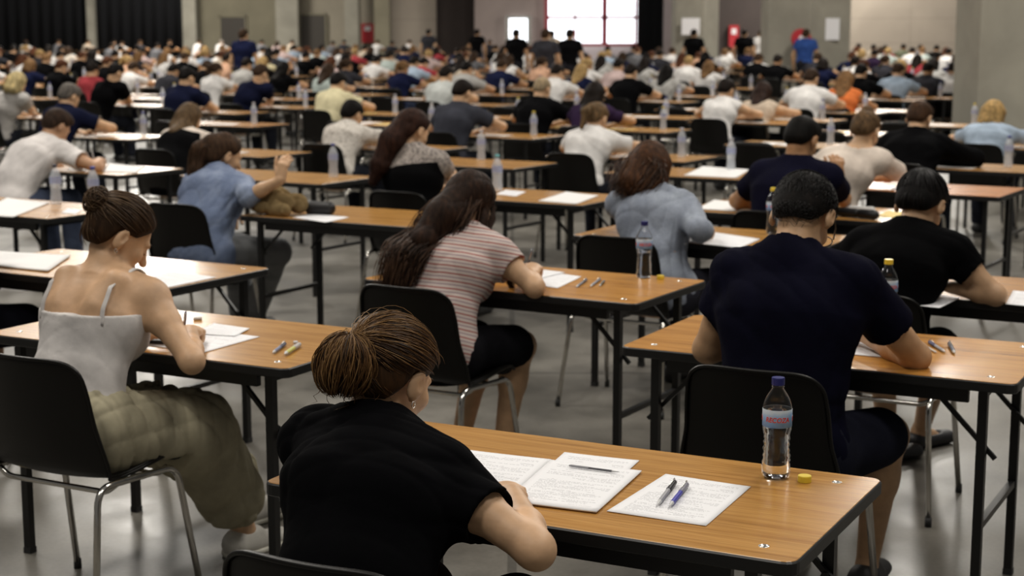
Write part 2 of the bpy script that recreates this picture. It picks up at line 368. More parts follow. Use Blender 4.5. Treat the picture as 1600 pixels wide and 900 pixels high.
def hand(W, d, n, side, grip='write', sc=1.0):
    """palm, four fingers of different lengths and a thumb; d = direction of the fingers, n = back of the hand, side = towards the thumb"""
    d, n = nrm(d), nrm(n); s_ = nrm(np.cross(d, n)); s_ = s_ if s_ @ np.asarray(side, float) > 0 else -s_; P = []
    pc = W + d * .045 * sc; P.append(cap(W, W + d * .075 * sc, .019 * sc, .017 * sc, s_, 1.9, .012))
    curl = {'write': (46, 58, 44), 'flat': (8, 12, 10), 'relax': (22, 30, 22), 'fist': (70, 85, 60)}[grip]
    for i, (off, ln) in enumerate(((.030, .072), (.010, .080), (-.011, .074), (-.030, .058))):
        b = W + d * (.078 - abs(off - .005) * .18) * sc + s_ * off * sc; a = 0.0; q = b; extra = (0 if grip != 'write' else (0, 6, 14, 20)[i])
        for j, fr in enumerate((.44, .31, .25)):
            a += math.radians(curl[j] + (extra if j == 0 else 0)); dd = d * math.cos(a) - n * math.sin(a); e = q + dd * ln * fr * sc
            P.append(cap(q, e, (.0098 - j * .0011) * sc, (.0088 - j * .0011) * sc, k=.004)); q = e
        if i == 0: tip = q
    tb = W + d * .022 * sc + s_ * .026 * sc; t1 = tb + nrm(d * .75 + s_ * .62 - n * .25) * .042 * sc; goal = tip if grip in ('write', 'fist') else t1 + (d * .9 + s_ * .15) * .05
    t2 = t1 + nrm(goal - t1) * .032 * sc; t3 = t2 + nrm(goal - t2 + d * .01) * .024 * sc
    P += [cap(tb, t1, .0145 * sc, .0115 * sc, k=.008), cap(t1, t2, .0112 * sc, .0100 * sc, k=.004), cap(t2, t3, .0100 * sc, .0082 * sc, k=.004)]
    return P, tip, t3
HAIRLINE_Y = [-.13, -.085, -.052, -.036, -.028, .012, .030, .075, .12]
HAIRLINE_Z = [-.070, -.066, -.056, -.030, .012, .020, .022, .068, .092]

def head_pos(S):
    al = math.radians(S.get('al', 28)); m = S.get('male', False); lx = S.get('lx', 0.0); P = vec(0, 0, S.get('z0', .53)); k_ = (1.0 if m else .95) * S.get('tk', 1)
    ld = lambda a, l, q: vec(lx * q, l * math.sin(a), l * math.cos(a)); W = P + ld(al * .55, .165 * k_, .2); C = W + ld(al, .19 * k_, .35); N = C + ld(al * 1.22, .16 * k_, .45)
    return N + nrm(nrm(N - C) * .55 + vec(*S.get('nk', (0, .25, .7))) + vec(S.get('hx', 0), 0, 0)) * (.125 * k_)
def project(x, y, z):
    d = y * _c - (z - CAM_H) * _s; u = y * _s + (z - CAM_H) * _c; return np.array([800 + FPX * x / d, 450 - FPX * u / d])
def person(name, spec, h=.006, loc=(0, 0), rz=0.0):
    """one seated or standing figure; returns its body object. All lengths in metres, local frame: x right, y forward."""
    S = dict(al=28, lx=0.0, tw=0.0, z0=.53, sh=.165, male=False, hp=38, hy=0, hr=0, sz=1.0, eR=None, eL=None, wR=(.10, .47, .785), wL=(-.13, .44, .775), hintR=(1, -.3, -.7), hintL=(-1, -.3, -.7),
             gR='write', gL='flat', kR=(.13, .44, .51), kL=(-.12, .45, .51), aR=(.14, .45, .09), aL=(-.13, .50, .09), top='tee', bottom='long', hair='short', hx=0, foot=(0, 1), stand=False, seed=1, skin=(.42, .26, .15), fat=1.0, face=False, fold=.006,
             shoe='shoe', dirR=None, dirL=None, sleeve=.62, hemz=None, shoes=(.02, .02, .02), thin=1.0, neckcut=.0, wide=.0, over=None, nk=(0, .25, .7), tk=1.0)
    S.update(spec); sd = S['seed']; fat = S['fat']; m = S['male']; X_ = vec(1, 0, 0)
    al = math.radians(S['al']); z0 = S['z0']; P = vec(0, 0, z0)
    if S['stand']: P = vec(0, 0, .96)
    ld = lambda a, l, q: vec(S['lx'] * q, l * math.sin(a), l * math.cos(a))
    k_ = (1.0 if m else .95) * S['tk']
    W = P + ld(al * .55, .165 * k_, .2); C = W + ld(al, .19 * k_, .35); N = C + ld(al * 1.22, .16 * k_, .45)
    tw = math.radians(S['tw']); lat = vec(math.cos(tw), math.sin(tw), S.get('tilt', 0.0)); lat = nrm(lat)
    up = nrm(N - C); fwd = nrm(np.cross(up, lat)); fwd = fwd if fwd[1] > 0 else -fwd
    ss = S['sh'] * (1.10 if m else 1.0); Sc = C + (N - C) * S.get('shz', .60)
    SR = Sc + lat * ss + fwd * .035; SL = Sc - lat * ss + fwd * .035
    if S.get('liftR'): SR = SR + vec(*S['liftR'])
    ul, fl = (.30, .265) if m else (.275, .245)
    sc_h = 1.08 if m else .97
    arms = []
    for sgn, Sx, e, w, hint, grip, dr in ((1, SR, S['eR'], S['wR'], S['hintR'], S['gR'], S['dirR']), (-1, SL, S['eL'], S['wL'], S['hintL'], S['gL'], S['dirL'])):
        w = np.asarray(w, float)
        if e is None:
            w0 = w
            for hz in (hint[2], -.4, -.1, .2, .5, .8):
                e, w = ik(Sx, w0, ul, fl, (hint[0], hint[1], hz))
                if S['stand'] or e[2] >= .785 or (e[1] < .13 and w0[1] < .2): break
        else:
            e = np.asarray(e, float); l_ = np.linalg.norm(e - Sx)
            if l_ > ul * 1.18: e = Sx + (e - Sx) / l_ * ul * 1.18
            l2_ = np.linalg.norm(w - e)
            if l2_ > fl * 1.22: w = e + (w - e) / l2_ * fl * 1.22
        arms.append((sgn, Sx, e, w, grip, nrm(vec(*dr)) if dr is not None else nrm(w - e)))
    H = N + nrm(nrm(N - C) * .55 + vec(*S['nk']) + vec(S['hx'], 0, 0)) * (.125 * k_)
    H = H + vec(*S.get('dh', (0, 0, 0)))
    R = rot_head(S['hp'], S['hy'], S['hr']); hs = (1.02 if m else 1.0); HL = lambda x, y, z: H + R @ (vec(x, y, z) * hs)
    a1 = (.047 if m else .040) * fat
    # --- torso, arms, legs as limbs of one body
    torso = [cap(P - X_ * .07, P + X_ * .07, .115 * fat, k=.05), cap(P, W, .110 * fat, .094 * fat, X_, 1.30, .06), cap(W, C, .094 * fat, .108 * fat, lat, 1.36, .06),
             cap(C, C + (N - C) * .62, .108 * fat, .078, lat, 1.62 if m else 1.5, .06), cap(Sc - lat * ss * .9 + fwd * .01, Sc + lat * ss * .9 + fwd * .01, .050, k=.05),
             cap(N - up * .015, SR + up * .010, .042, .040, k=.06), cap(N - up * .015, SL + up * .010, .042, .040, k=.06)]
    if not m: torso += [ell(C + fwd * .085 + s * lat * .075 - up * .01, (.058, .055, .06), k=.04) for s in (-1, 1)]
    if S['top'] == 'tank': torso += [cap(C + lat * s * .075 - fwd * .075 * fat + up * .02, C + lat * s * .095 - fwd * .07 + up * .10, .030, .034, k=.04) for s in (-1, 1)]
    armp = []; armu = []
    for sgn, Sx, e, w, grip, dr in arms:
        u = [cap(Sx, Sx + (e - Sx) * .35, a1 * 1.22, a1 * 1.12, k=.045), cap(Sx + (e - Sx) * .3, e, a1 * 1.08, a1 * .80, k=.02)]
        armu.append(u); armp += u
        armp += [ell(e, (a1 * .84,) * 3, k=.015), cap(e + (w - e) * .08, e + (w - e) * .42, a1 * .92, a1 * .86, k=.02), cap(e + (w - e) * .4, w, a1 * .86, a1 * .60, k=.02)]
    ends = {}
    hands = []
    for sgn, Sx, e, w, grip, dr in arms:
        f = w - e; side = vec(-sgn, .15, .25); nb = vec(.28 * sgn if grip == 'write' else .1 * sgn, -.15, 1.0); nb = nb - dr * (nb @ dr)
        hp_, tip, th = hand(w + dr * .012, dr, nb, side, grip, sc_h); hands += hp_; ends[sgn] = (tip, th, w, e)
    HR = vec(.085, .02, z0 - .003) if not S['stand'] else vec(.085, 0, .93); HLf = vec(-.085, .02, z0 - .003) if not S['stand'] else vec(-.085, 0, .93)
    legs = []; thighs = []; shins = []
    for sgn, hp0, kn, an in ((1, HR, S['kR'], S['aR']), (-1, HLf, S['kL'], S['aL'])):
        kn, an = vec(*kn), vec(*an)
        thighs.append([cap(hp0, kn, .088 * fat, .060 * fat, k=.04)]); shins.append([ell(kn, (.056 * fat,) * 3, k=.02), cap(kn, kn + (an - kn) * .35 - vec(0, .012, 0), .052 * fat, .055 * fat, k=.02), cap(kn + (an - kn) * .3 - vec(0, .01, 0), an, .053 * fat, .034, k=.02)])
    fd = nrm(vec(*S['foot'], 0)); feet = []
    for sgn, an in ((1, vec(*S['aR'])), (-1, vec(*S['aL']))):
        g = vec(an[0], an[1], 0); tilt = max(0.0, an[2] - .09)
        feet.append([cap(vec(an[0], an[1], an[2] - .02) - fd * .02, g + fd * .055 + vec(0, 0, .045), .032, .028, k=.02), cap(g - fd * .035 + vec(0, 0, .032 + tilt), g + fd * .14 + vec(0, 0, .024), .028, .022, np.cross(fd, vec(0, 0, 1)), 1.45, .02)])
    # --- head with a face
    neck = [cap(N - up * .03, HL(0, -.018, -.055), .056 if m else .047, .053 if m else .045, k=.035)]
    RE = R
    head = [ell(HL(0, -.012, .032), vec(.074, .094, .083) * hs, R, k=.02), ell(HL(0, .025, -.025), vec(.060, .066, .078) * hs, R, k=.03), cap(HL(-.028, .03, -.075), HL(0, .060, -.093), .030, .022, k=.03), cap(HL(.028, .03, -.075), HL(0, .060, -.093), .030, .022, k=.03),
            cap(HL(0, .088, .006), HL(0, .108, -.030), .008, .012, k=.012), cap(HL(-.034, .080, .022), HL(.034, .080, .022), .010, k=.012), ell(HL(-.042, .060, -.022), (.022,) * 3, k=.02), ell(HL(.042, .060, -.022), (.022,) * 3, k=.02)]
    fine = [cap(HL(-.017, .089, -.058), HL(.017, .089, -.058), .0065, k=.006), cap(HL(-.014, .088, -.068), HL(.014, .088, -.068), .0070, k=.006), ell(HL(-.031, .074, .002), (.0135,) * 3, k=.004), ell(HL(.031, .074, .002), (.0135,) * 3, k=.004)]
    ears = []
    earcut = []
    for s in (-1, 1):
        tilt = np.stack([R @ nrm(vec(1, -.45 * s * s, 0) * vec(1, 1, 1)) if s > 0 else R @ nrm(vec(1, .45, 0)), R @ nrm(vec(.45 * s, 1, -.15)), R @ nrm(vec(0, .15, 1))], 1)
        q, _ = np.linalg.qr(tilt); ears.append(ell(HL(.085 * s, -.012, -.004), vec(.0085, .0195, .033) * hs, q, k=.006)); ears.append(ell(HL(.080 * s, -.006, -.030), vec(.007, .009, .010) * hs, q, k=.006))
        earcut.append(ell(HL(.0945 * s, -.006, .003), vec(.0070, .0085, .018) * hs, q, k=.004))
    allp = torso + armp + thighs[0] + thighs[1] + shins[0] + shins[1] + feet[0] + feet[1] + neck + head + (fine + ears if h < .011 else ears) + hands
    Fb = Field(allp, h, 0, .02)
    if h < .011:
        for c in earcut: Fb.cut(c, 0, .004)
    if S['top'] == 'tank':   # spine furrow and shoulder blades of a bare back
        Fb.cut(cap(P + (W - P) * .6 - fwd * .150, C + up * .10 - fwd * .135, .030, k=.03), 0, .045)
    body = Fb.mesh(name, MAT['skin']); flat_ids(body); body.color = (*S['skin'], 1)
    del Fb
    if h < .0075:
        b = MB()
        for s_ in (-1, 1): b.tube([HL(s_ * (.031 + .016 * q), .0895 - .006 * q * q, .026 + .004 * (1 - q * q)) for q in (-1, -.5, 0, .5, 1)], .0022, 6, [.0012, .0024, .0026, .0022, .0008])
        o = b.build('eyebrows', MAT['hair'], body, True); o.color = (*S.get('haircol', (.03, .018, .010)), 1)
        b = MB()
        for s_ in (-1, 1): b.tube([HL(s_ * .031 + .013 * q, .0878 - .006 * q * q, -.003 - .003 * (1 - q * q)) for q in (-1, -.5, 0, .5, 1)], .0013, 6, [.0006, .0013, .0014, .0013, .0006])
        o = b.build('eyelashes', MAT['hair'], body, True); o.color = (.01, .008, .006, 1)
        b = MB(); b.tube([HL(.020 * q, .0965 - .006 * q * q, -.0625) for q in (-1, -.6, 0, .6, 1)], .005, 8, [.0015, .0042, .0052, .0042, .0015]); o = b.build('lips', MAT['skin'], body, True); o.color = (.42, .14, .11, 1)
    # --- top
    up_c = S.get('topcol', (.3, .3, .3)); tm = S.get('topmat', 'cloth'); gap = (.013 if S['top'] == 'long' else .011) * S['thin']
    sl = S['sleeve']; hem = S['hemz'] if S['hemz'] is not None else z0 - .02
    base = torso
    if S['top'] in ('tee', 'long', 'sleeveless', 'offshoulder'):
        tp = list(base) + ([] if S['top'] == 'sleeveless' else [])
        if S['top'] != 'sleeveless':
            for (sgn, Sx, e, w, grip, dr), u in zip(arms, armu):
                end = Sx + (e - Sx) * (sl if S['top'] != 'long' else 1.0)
                if S['top'] == 'long' or S['top'] == 'offshoulder' and sl > .9:
                    tp += [cap(Sx, e, a1 * 1.32, a1 * 1.12, k=.04), cap(e, e + (w - e) * S.get('cuff', .9), a1 * 1.10, a1 * .85, k=.02)]
                else: tp += [cap(Sx, end, a1 * 1.24, a1 * 1.28, k=.045)]
        if m or S.get('loose'): tp += [cap(W, C, .100 * fat * S.get('loose', 1.0), .110 * fat, lat, 1.44, .05)]
        if S.get('hemdrop'): tp += [cap(P + vec(*S['hemdrop'][0]), P + vec(*S['hemdrop'][1]), .06, .03, k=.08)]
        nd = nrm(HL(0, -.018, -.055) - N); nd = nrm(nd * .6 + up * .4)
        if S['top'] != 'offshoulder' and not S['wide']: tp += [cap(N - nd * .035, N + nd * .03, .060 if m else .054, .055 if m else .050, k=.035)]
        Ft = Field(tp, h, gap, .02, lo=vec(-9, -9, hem - .02))
        nc = N - up * .012 + fwd * S['neckcut']
        if not S.get('sheet'):
            if S['fold']: Ft.disp(folds(sd, S['fold'], 15.0, 1.3))
            # neckline
            if S['top'] == 'offshoulder': Ft.clip(lambda X, Y, Z: (X - F32(Sc[0])) * F32(up[0]) + (Y - F32(Sc[1])) * F32(up[1]) + (Z - F32(Sc[2])) * F32(up[2]) - F32(.012))
            else: Ft.cut(cap(N - nd * .020 * (1 + 3 * S['wide']), N + nd * .10, (.0605 if m else .0555) * (1 + S['wide']), (.064 if m else .059) * (1 + S['wide']), k=.004), 0, .004); Ft.cut(cap(N + nd * .115, N + nd * .125, .098, k=.004), 0, .004)
            Ft.clip(lambda X, Y, Z: F32(hem) - Z + F32(0.0) * X)
            if S['top'] != 'long' and S['top'] != 'sleeveless':
                for (sgn, Sx, e, w, grip, dr) in arms:   # open cuffs
                    d_ = nrm(e - Sx); Ft.cut(cap(Sx + (e - Sx) * (sl + .055), Sx + (e - Sx) * (sl + .30), a1 * 1.75, k=.004), 0, .010) if S['top'] == 'tee' else None
            if S['top'] == 'sleeveless':
                for (sgn, Sx, e, w, grip, dr) in arms: Ft.cut(cap(Sx + lat * sgn * .035 - up * .02, Sx + lat * sgn * .08 + (e - Sx) * .2, .050, .075, k=.01), 0, .01)
        top = Ft.mesh(S.get('topname', 'shirt'), MAT[tm], body); flat_ids(top); top.color = (*up_c, 1); del Ft
    elif S['top'] == 'tank':
        Ft = Field(base, h, .006, .02, lo=vec(-9, -9, hem - .02)); Ft.disp(folds(sd, .0045, 12.0, 3.2))
        cz = C - up * S.get('tanklow', .04); cz = cz - fwd * .12; tl = nrm(nrm(up * vec(S.get('tankx', 0), 1, 1)) - fwd * .62)
        Ft.clip(lambda X, Y, Z: (X - F32(cz[0])) * F32(tl[0]) + (Y - F32(cz[1])) * F32(tl[1]) + (Z - F32(cz[2])) * F32(tl[2])); Ft.clip(lambda X, Y, Z: F32(hem) - Z + 0 * X)
        top = Ft.mesh('camisole', MAT[tm], body); flat_ids(top); top.color = (*up_c, 1)
        F0 = Field(torso + armp + neck, .005, .0, .05)
        def on_skin(p, dirn):   # march outwards to the skin
            q = np.array(p, float)
            for i in range(200):
                ix = np.round((q - F0.lo) / F0.h).astype(int)
                if (ix < 0).any() or (ix >= np.array(F0.D.shape)).any() or F0.D[tuple(ix)] > 0: break
                q = q + dirn * .0015
            return q + dirn * .0045
        for s in (-1, 1):
            b = MB(); pts = [on_skin(cz + fwd * .12 + lat * s * .115 + up * q, -fwd) for q in np.linspace(-.01, .115, 14)]
            pts += [on_skin(Sc + lat * s * (.105) + fwd * q, up) for q in np.linspace(-.03, .06, 8)]; pts += [on_skin(Sc + lat * s * .102 + fwd * .02, nrm(up * (1 - q) + fwd * q)) for q in (.55, .75, .9)]; cc = C + lat * s * .098; pts += [on_skin(cc + up * q, fwd) for q in np.linspace(.10, .045, 5)]
            pts = [pts[0]] + [(pts[i - 1] + pts[i] * 2 + pts[i + 1]) / 4 for i in range(1, len(pts) - 1)] + [pts[-1]]
            for off in (-.0045, 0, .0045): b.tube([p + lat * off for p in pts], .0034, 6)
            o = b.build('strap', MAT[tm], top, True); o.color = (*up_c, 1)
    if S['over']:
        Fo = Field(base, h, .018, .02); co = C + up * .05; Fo.clip(lambda X, Y, Z: (X - F32(co[0])) * F32(up[0]) + (Y - F32(co[1])) * F32(up[1]) + (Z - F32(co[2])) * F32(up[2])); Fo.clip(lambda X, Y, Z: F32(z0 - .09) - Z + 0 * X)
        oo = Fo.mesh('dress', MAT['cloth'], body); flat_ids(oo); oo.color = (*S['over'], 1)
    # --- bottom
    bc = S.get('botcol', (.02, .02, .025)); bm_ = S.get('botmat', 'cloth')
    if S['bottom'] != 'none':
        hipz = [cap(P - X_ * .07 - vec(0, 0, .01), P + X_ * .07 - vec(0, 0, .01), .118 * fat, k=.05), cap(P, P + (W - P) * .35, .112 * fat, .104 * fat, X_, 1.30, .05)]
        bp = list(hipz)
        for th, shn, an, kn in ((thighs[0], shins[0], S['aR'], S['kR']), (thighs[1], shins[1], S['aL'], S['kL'])):
            an, kn = vec(*an), vec(*kn)
            if S['bottom'] == 'long': bp += [cap(th[0][1], kn, .092 * fat, .070 * fat, k=.04), cap(kn, kn + (an - kn) * .93, .066 * fat, .056, k=.03)]
            elif S['bottom'] == 'baggy': bp += [cap(th[0][1], kn + vec(0, -.02, -.02), .105, .100, k=.05), cap(kn + vec(0, -.02, -.03), kn + (an - kn) * S.get('cutleg', .72), .100, .088, k=.05)]
            elif S['bottom'] == 'shorts': bp += [cap(th[0][1], th[0][1] + (kn - th[0][1]) * .86, .094 * fat, .076 * fat, k=.04)]
        Fp = Field(bp, h, .009, .02)
        Fp.disp(folds(sd + 50, (.034 if S['bottom'] == 'baggy' else .006), 24.0 if S['bottom'] == 'baggy' else 16, 1.0))
        if not S['stand']: Fp.clip(lambda X, Y, Z: F32(z0 - .105) - Z - np.maximum(0, F32(9) * (Y - F32(.26))) + 0 * X)
        if not S['stand']: Fp.clip(lambda X, Y, Z: F32(-.100) - np.clip(Z - F32(.45), 0, .3) * F32(.28) - Y + 0 * X)
        bo = Fp.mesh(S.get('botname', 'trousers' if S['bottom'] != 'shorts' else 'shorts'), MAT[bm_], body); flat_ids(bo); bo.color = (*bc, 1); del Fp
    # --- shoes
    if S['shoe'] != 'none':
        for i in range(2):
            an = vec(*(S['aR'], S['aL'])[i]); g = vec(an[0], an[1], 0); low = S['shoe'] == 'flat'
            sp = [cap(g - fd * .04 + vec(0, 0, .034), g + fd * .15 + vec(0, 0, .028), .034, .026, np.cross(fd, vec(0, 0, 1)), 1.35, .02)] + ([] if low else [cap(g - fd * .03 + vec(0, 0, .05), g + fd * .04 + vec(0, 0, .055), .042, .032, k=.02)])
            Fs = Field(sp, max(h, .006), .004, .02); Fs.clip(lambda X, Y, Z: F32(.004) - Z + 0 * X)
            if low: Fs.cut(cap(g - fd * .01 + vec(0, 0, .075), g + fd * .075 + vec(0, 0, .07), .034, .028, k=.01))
            so = Fs.mesh('shoe', MAT['leather'], body); so.color = (*S['shoes'], 1)
            if S.get('sole'):
                Fq = Field([cap(g - fd * .04 + vec(0, 0, .012), g + fd * .15 + vec(0, 0, .012), .036, .030, np.cross(fd, vec(0, 0, 1)), 1.38, .02)], max(h, .006), .004, .02); Fq.clip(lambda X, Y, Z: np.maximum(F32(.001) - Z, Z - F32(.020)) + 0 * X)
                q = Fq.mesh('sole', MAT['leather'], so); q.color = (*S['sole'], 1)
    # --- hair
    hc = S.get('haircol', (.03, .018, .010)); ht = S['hair']; hi = S.get('hairinf', {'short': .010, 'buzz': .004}.get(ht, .012))
    if ht != 'none':
        hpv = [ell(HL(0, -.012, .034), vec(.076, .095, .084) * hs, R, k=.02), ell(HL(0, -.045, -.020), vec(.058, .052, .055) * hs, R, k=.03)]
        if ht == 'short': hpv += [ell(HL(0, .030, .080), vec(.060, .052, .034) * hs, R, k=.03)]
        mass = [cap(HL(*a), HL(*b), r0, r1, k=.03) for a, b, r0, r1 in S.get('mass', [])]
        if ht == 'long' and not mass:
            mass = [cap(HL(s * .045, -.045, .0), HL(s * .055, -.06, -.10), .050, .045, k=.03) for s in (-1, 1)] + [cap(HL(0, -.07, -.02), N - fwd * .055 - up * .02, .055, .055, k=.03), cap(N - fwd * .055 - up * .02, C - fwd * .115 + up * .02, .062, .035, lat, 1.5, .03)] + [cap(HL(s * .066, .0, .03), HL(s * .070, .005, -.07), .026, .026, k=.03) for s in (-1, 1)]
        if ht == 'pony' and not mass: mass = [ell(HL(0, -.115, .035), (.028, .028, .028), R), cap(HL(0, -.125, .035), HL(0, -.16, -.03), .026, .034, k=.02), cap(HL(0, -.16, -.03), HL(0, -.135, -.16), .034, .016, k=.02)]
        if ht == 'bob' and not mass: mass = [cap(HL(s * .04, -.04, .0), HL(s * .055, -.04, -.10), .062, .052, k=.03) for s in (-1, 1)] + [cap(HL(0, -.07, -.0), HL(0, -.075, -.10), .058, .052, k=.03)] + [cap(HL(s * .068, .015, .03), HL(s * .074, .02, -.09), .028, .024, k=.03) for s in (-1, 1)]
        bunp = []
        if ht == 'bun':
            bd, br_ = S.get('bun', ((0, -.115, .045), .036)); bunp = [ell(HL(*bd), vec(br_ * 1.1, br_ * .85, br_) * 1.0, R, k=.012)]
        hh = min(h, .010) if h < .011 else h
        Fh = Field(hpv, hh, hi, .02, lo=H - .24, hi=H + .24)
        X, Y, Z = Fh.grids(); vx, vy, vz = X - F32(H[0]), Y - F32(H[1]), Z - F32(H[2])
        ly = (vx * F32(R[0, 1]) + vy * F32(R[1, 1]) + vz * F32(R[2, 1])) / F32(hs); lz = (vx * F32(R[0, 2]) + vy * F32(R[1, 2]) + vz * F32(R[2, 2])) / F32(hs)
        g = np.interp(ly, HAIRLINE_Y, HAIRLINE_Z).astype(F32) + F32(S.get('nape', 0)) * (ly < -.03)
        
        taper = lambda D, s_: np.maximum(D + F32(hi * .9) * np.clip(1 - s_ / F32(.032), 0, 1) ** 2, -s_ * F32(.75)).astype(F32)
        Fh.D = taper(Fh.D, lz - g)
        Fall = Field(hpv + mass + bunp, hh, hi, .02) if (mass or bunp) else None
        if Fall is not None:
            i0 = np.round((Fh.lo - Fall.lo) / hh).astype(int); Fall.D[:] = .2
            cl = Field(hpv, hh, hi, .02); 
            X, Y, Z = Fall.grids(); vx, vy, vz = X - F32(H[0]), Y - F32(H[1]), Z - F32(H[2])
            ly = (vx * F32(R[0, 1]) + vy * F32(R[1, 1]) + vz * F32(R[2, 1])) / F32(hs); lz = (vx * F32(R[0, 2]) + vy * F32(R[1, 2]) + vz * F32(R[2, 2])) / F32(hs)
            for p in hpv: Fall.add(p)
            g = np.interp(ly, HAIRLINE_Y, HAIRLINE_Z).astype(F32) + F32(S.get('nape', 0)) * (ly < -.03)
            Fall.D = taper(Fall.D, lz - g)
            for p in mass + bunp: Fall.add(p, 0.0)
            Fh = Fall
        if S.get('wave'): Fh.disp(folds(sd + 9, S['wave'], 34.0, .45))
        ho = Fh.mesh('hair', MAT['hair'], body); flat_ids(ho); ho.color = (*hc, 1)
    body.location = (loc[0], loc[1], 0); body.rotation_euler = (0, 0, rz)
    return body, dict(hpv=hpv if ht != 'none' else [], hinf=hi, H=H, R=R, hs=hs, N=N, C=C, W=W, P=P, up=up, fwd=fwd, lat=lat, ends=ends, arms=arms, HL=HL, hc=hc, Sc=Sc)

def strands(name, paths, r, parent, col):
    """thin tubes of hair, three-sided"""
    V = []; Fc = []; base = 0
    for p in paths:
        p = np.asarray(p, float); m = len(p); t = np.gradient(p, axis=0); t /= np.linalg.norm(t, axis=1)[:, None] + 1e-9
        u = np.cross(t, (0.31, 0.52, 0.8)); u /= np.linalg.norm(u, axis=1)[:, None] + 1e-9; w = np.cross(t, u)
        rr = r * np.minimum(1, np.minimum(np.arange(m) + .4, (m - 1 - np.arange(m)) + .3) / 2.0)[:, None]
        ring = np.stack([p + rr * (math.cos(a) * u + math.sin(a) * w) for a in (0, 2.094, 4.189)], 1).reshape(-1, 3); V.append(ring)
        i = np.arange(m - 1)[:, None] * 3 + base; k = np.arange(3)[None]; k2 = (k + 1) % 3
        Fc.append(np.stack([i + k, i + k2, i + 3 + k2, i + 3 + k], 2).reshape(-1, 4)); base += m * 3
    V = np.concatenate(V); Fc = np.concatenate(Fc); me = bpy.data.meshes.new(name); me.vertices.add(len(V)); me.vertices.foreach_set('co', V.astype(F32).ravel())
    me.loops.add(len(Fc) * 4); me.loops.foreach_set('vertex_index', Fc.astype(np.int32).ravel()); me.polygons.add(len(Fc)); me.polygons.foreach_set('loop_start', np.arange(0, len(Fc) * 4, 4, dtype=np.int32))
    me.update(calc_edges=True); me.polygons.foreach_set('use_smooth', np.ones(len(Fc), bool)); me.materials.append(MAT['hair_strand'])
    o = bpy.data.objects.new(name, me); COL.objects.link(o); o.parent = parent; o.color = (*col, 1); return o
def scalp_dirs(n, rng, front=.07):
    out = []
    while len(out) < n:
        d = nrm(rng.normal(size=3)); p = d * vec(.086, .105, .094) + vec(0, -.012, .034)
        if p[2] > np.interp(p[1], HAIRLINE_Y, HAIRLINE_Z) + .002: out.append(d)
    return out
def push_out(info, pts, gap=.0012):
    p = np.asarray(pts, float); H = info['H']; 
    for _ in range(3):
        d = np.full(len(p), 9.0)
        for pr in info['hpv']: d = np.minimum(d, prim_eval(pr, p[:, 0], p[:, 1], p[:, 2], info['hinf']))
        n = p - H; n /= np.linalg.norm(n, axis=1)[:, None] + 1e-9; p = p + n * np.maximum(0, gap - d)[:, None]
    return p
def short_hair(info, n, rng, ln=.022, down=.8):
    """short strands that lie back and down over the scalp"""
    HLf, rad, c0, out = info['HL'], vec(.0885, .1075, .0965), vec(0, -.012, .034), []
    for d in scalp_dirs(n, rng):
        fl = nrm(vec(d[0] * .3, -.55, -down * (1 if d[1] < .2 else .2)) + rng.normal(size=3) * .25); fl = nrm(fl - d * (fl @ d)); a = ln * rng.uniform(.6, 1.3)
        q = push_out(info, [HLf(*(c0 + d * rad + fl * a * t_)) for t_ in (0, .35, .7, 1)], .0008); up_ = q - info['H']; up_ /= np.linalg.norm(up_, axis=1)[:, None]
        out.append(q + up_ * np.array([-.002, .001, .002, .0025])[:, None])
    return out
def swept(info, n, target, rng, inf=1.0, messy=.002):
    """strands combed over the head towards one point (directions on the scalp ellipsoid)"""
    HLf = info['HL']; rad = vec(.0885, .1075, .0965) * inf; c0 = vec(0, -.012, .034); T = nrm((vec(*target) - c0) / rad); out = []
    for d in scalp_dirs(n, rng):
        ang = math.acos(np.clip(d @ T, -1, 1))
        if ang < .15: continue
        ax = rng.normal(size=3) * .08; m = 12; ph = rng.uniform(0, 6); lift = rng.uniform(-.0015, .0028)
        pts = []
        for i in range(m):
            q = i / (m - 1); s_ = nrm(d * math.sin((1 - q) * ang) + T * math.sin(q * ang) + ax * math.sin(q * 3.14) * .6)
            pts.append(HLf(*(c0 + s_ * (rad + lift + messy * math.sin(q * 5 + ph)))))
        q_ = push_out(info, pts, .0008 + lift + .0015); l_ = (q_ - info['H']) @ info['R'] / info['hs']
        if ((np.abs(l_[:, 0]) > .066) & (l_[:, 1] > -.040) & (l_[:, 1] < .020) & (l_[:, 2] < .026) & (l_[:, 2] > -.06)).any(): continue
        out.append(q_)
    return out
def bun_loops(info, n, c, r, rng, messy=.004):
    out = []
    for i in range(n):
        ax = nrm(rng.normal(size=3) * vec(1, .5, 1)); u = nrm(np.cross(ax, (0.1, .2, 1))); w = np.cross(ax, u); a0 = rng.uniform(0, 6.3); arc = rng.uniform(1.6, 3.6); sh = rng.uniform(-.5, .5); rr = math.sqrt(1 - sh * sh)
        pts = []
        for k in range(12):
            a = a0 + arc * k / 11; d = (u * math.cos(a) + w * math.sin(a)) * rr + ax * sh
            pts.append(info['HL'](*(vec(*c) + d * (vec(*r) + rng.uniform(0, .0006) + messy * .5 * math.sin(a * 1.7 + i)))))
        out.append(pts)
    return out
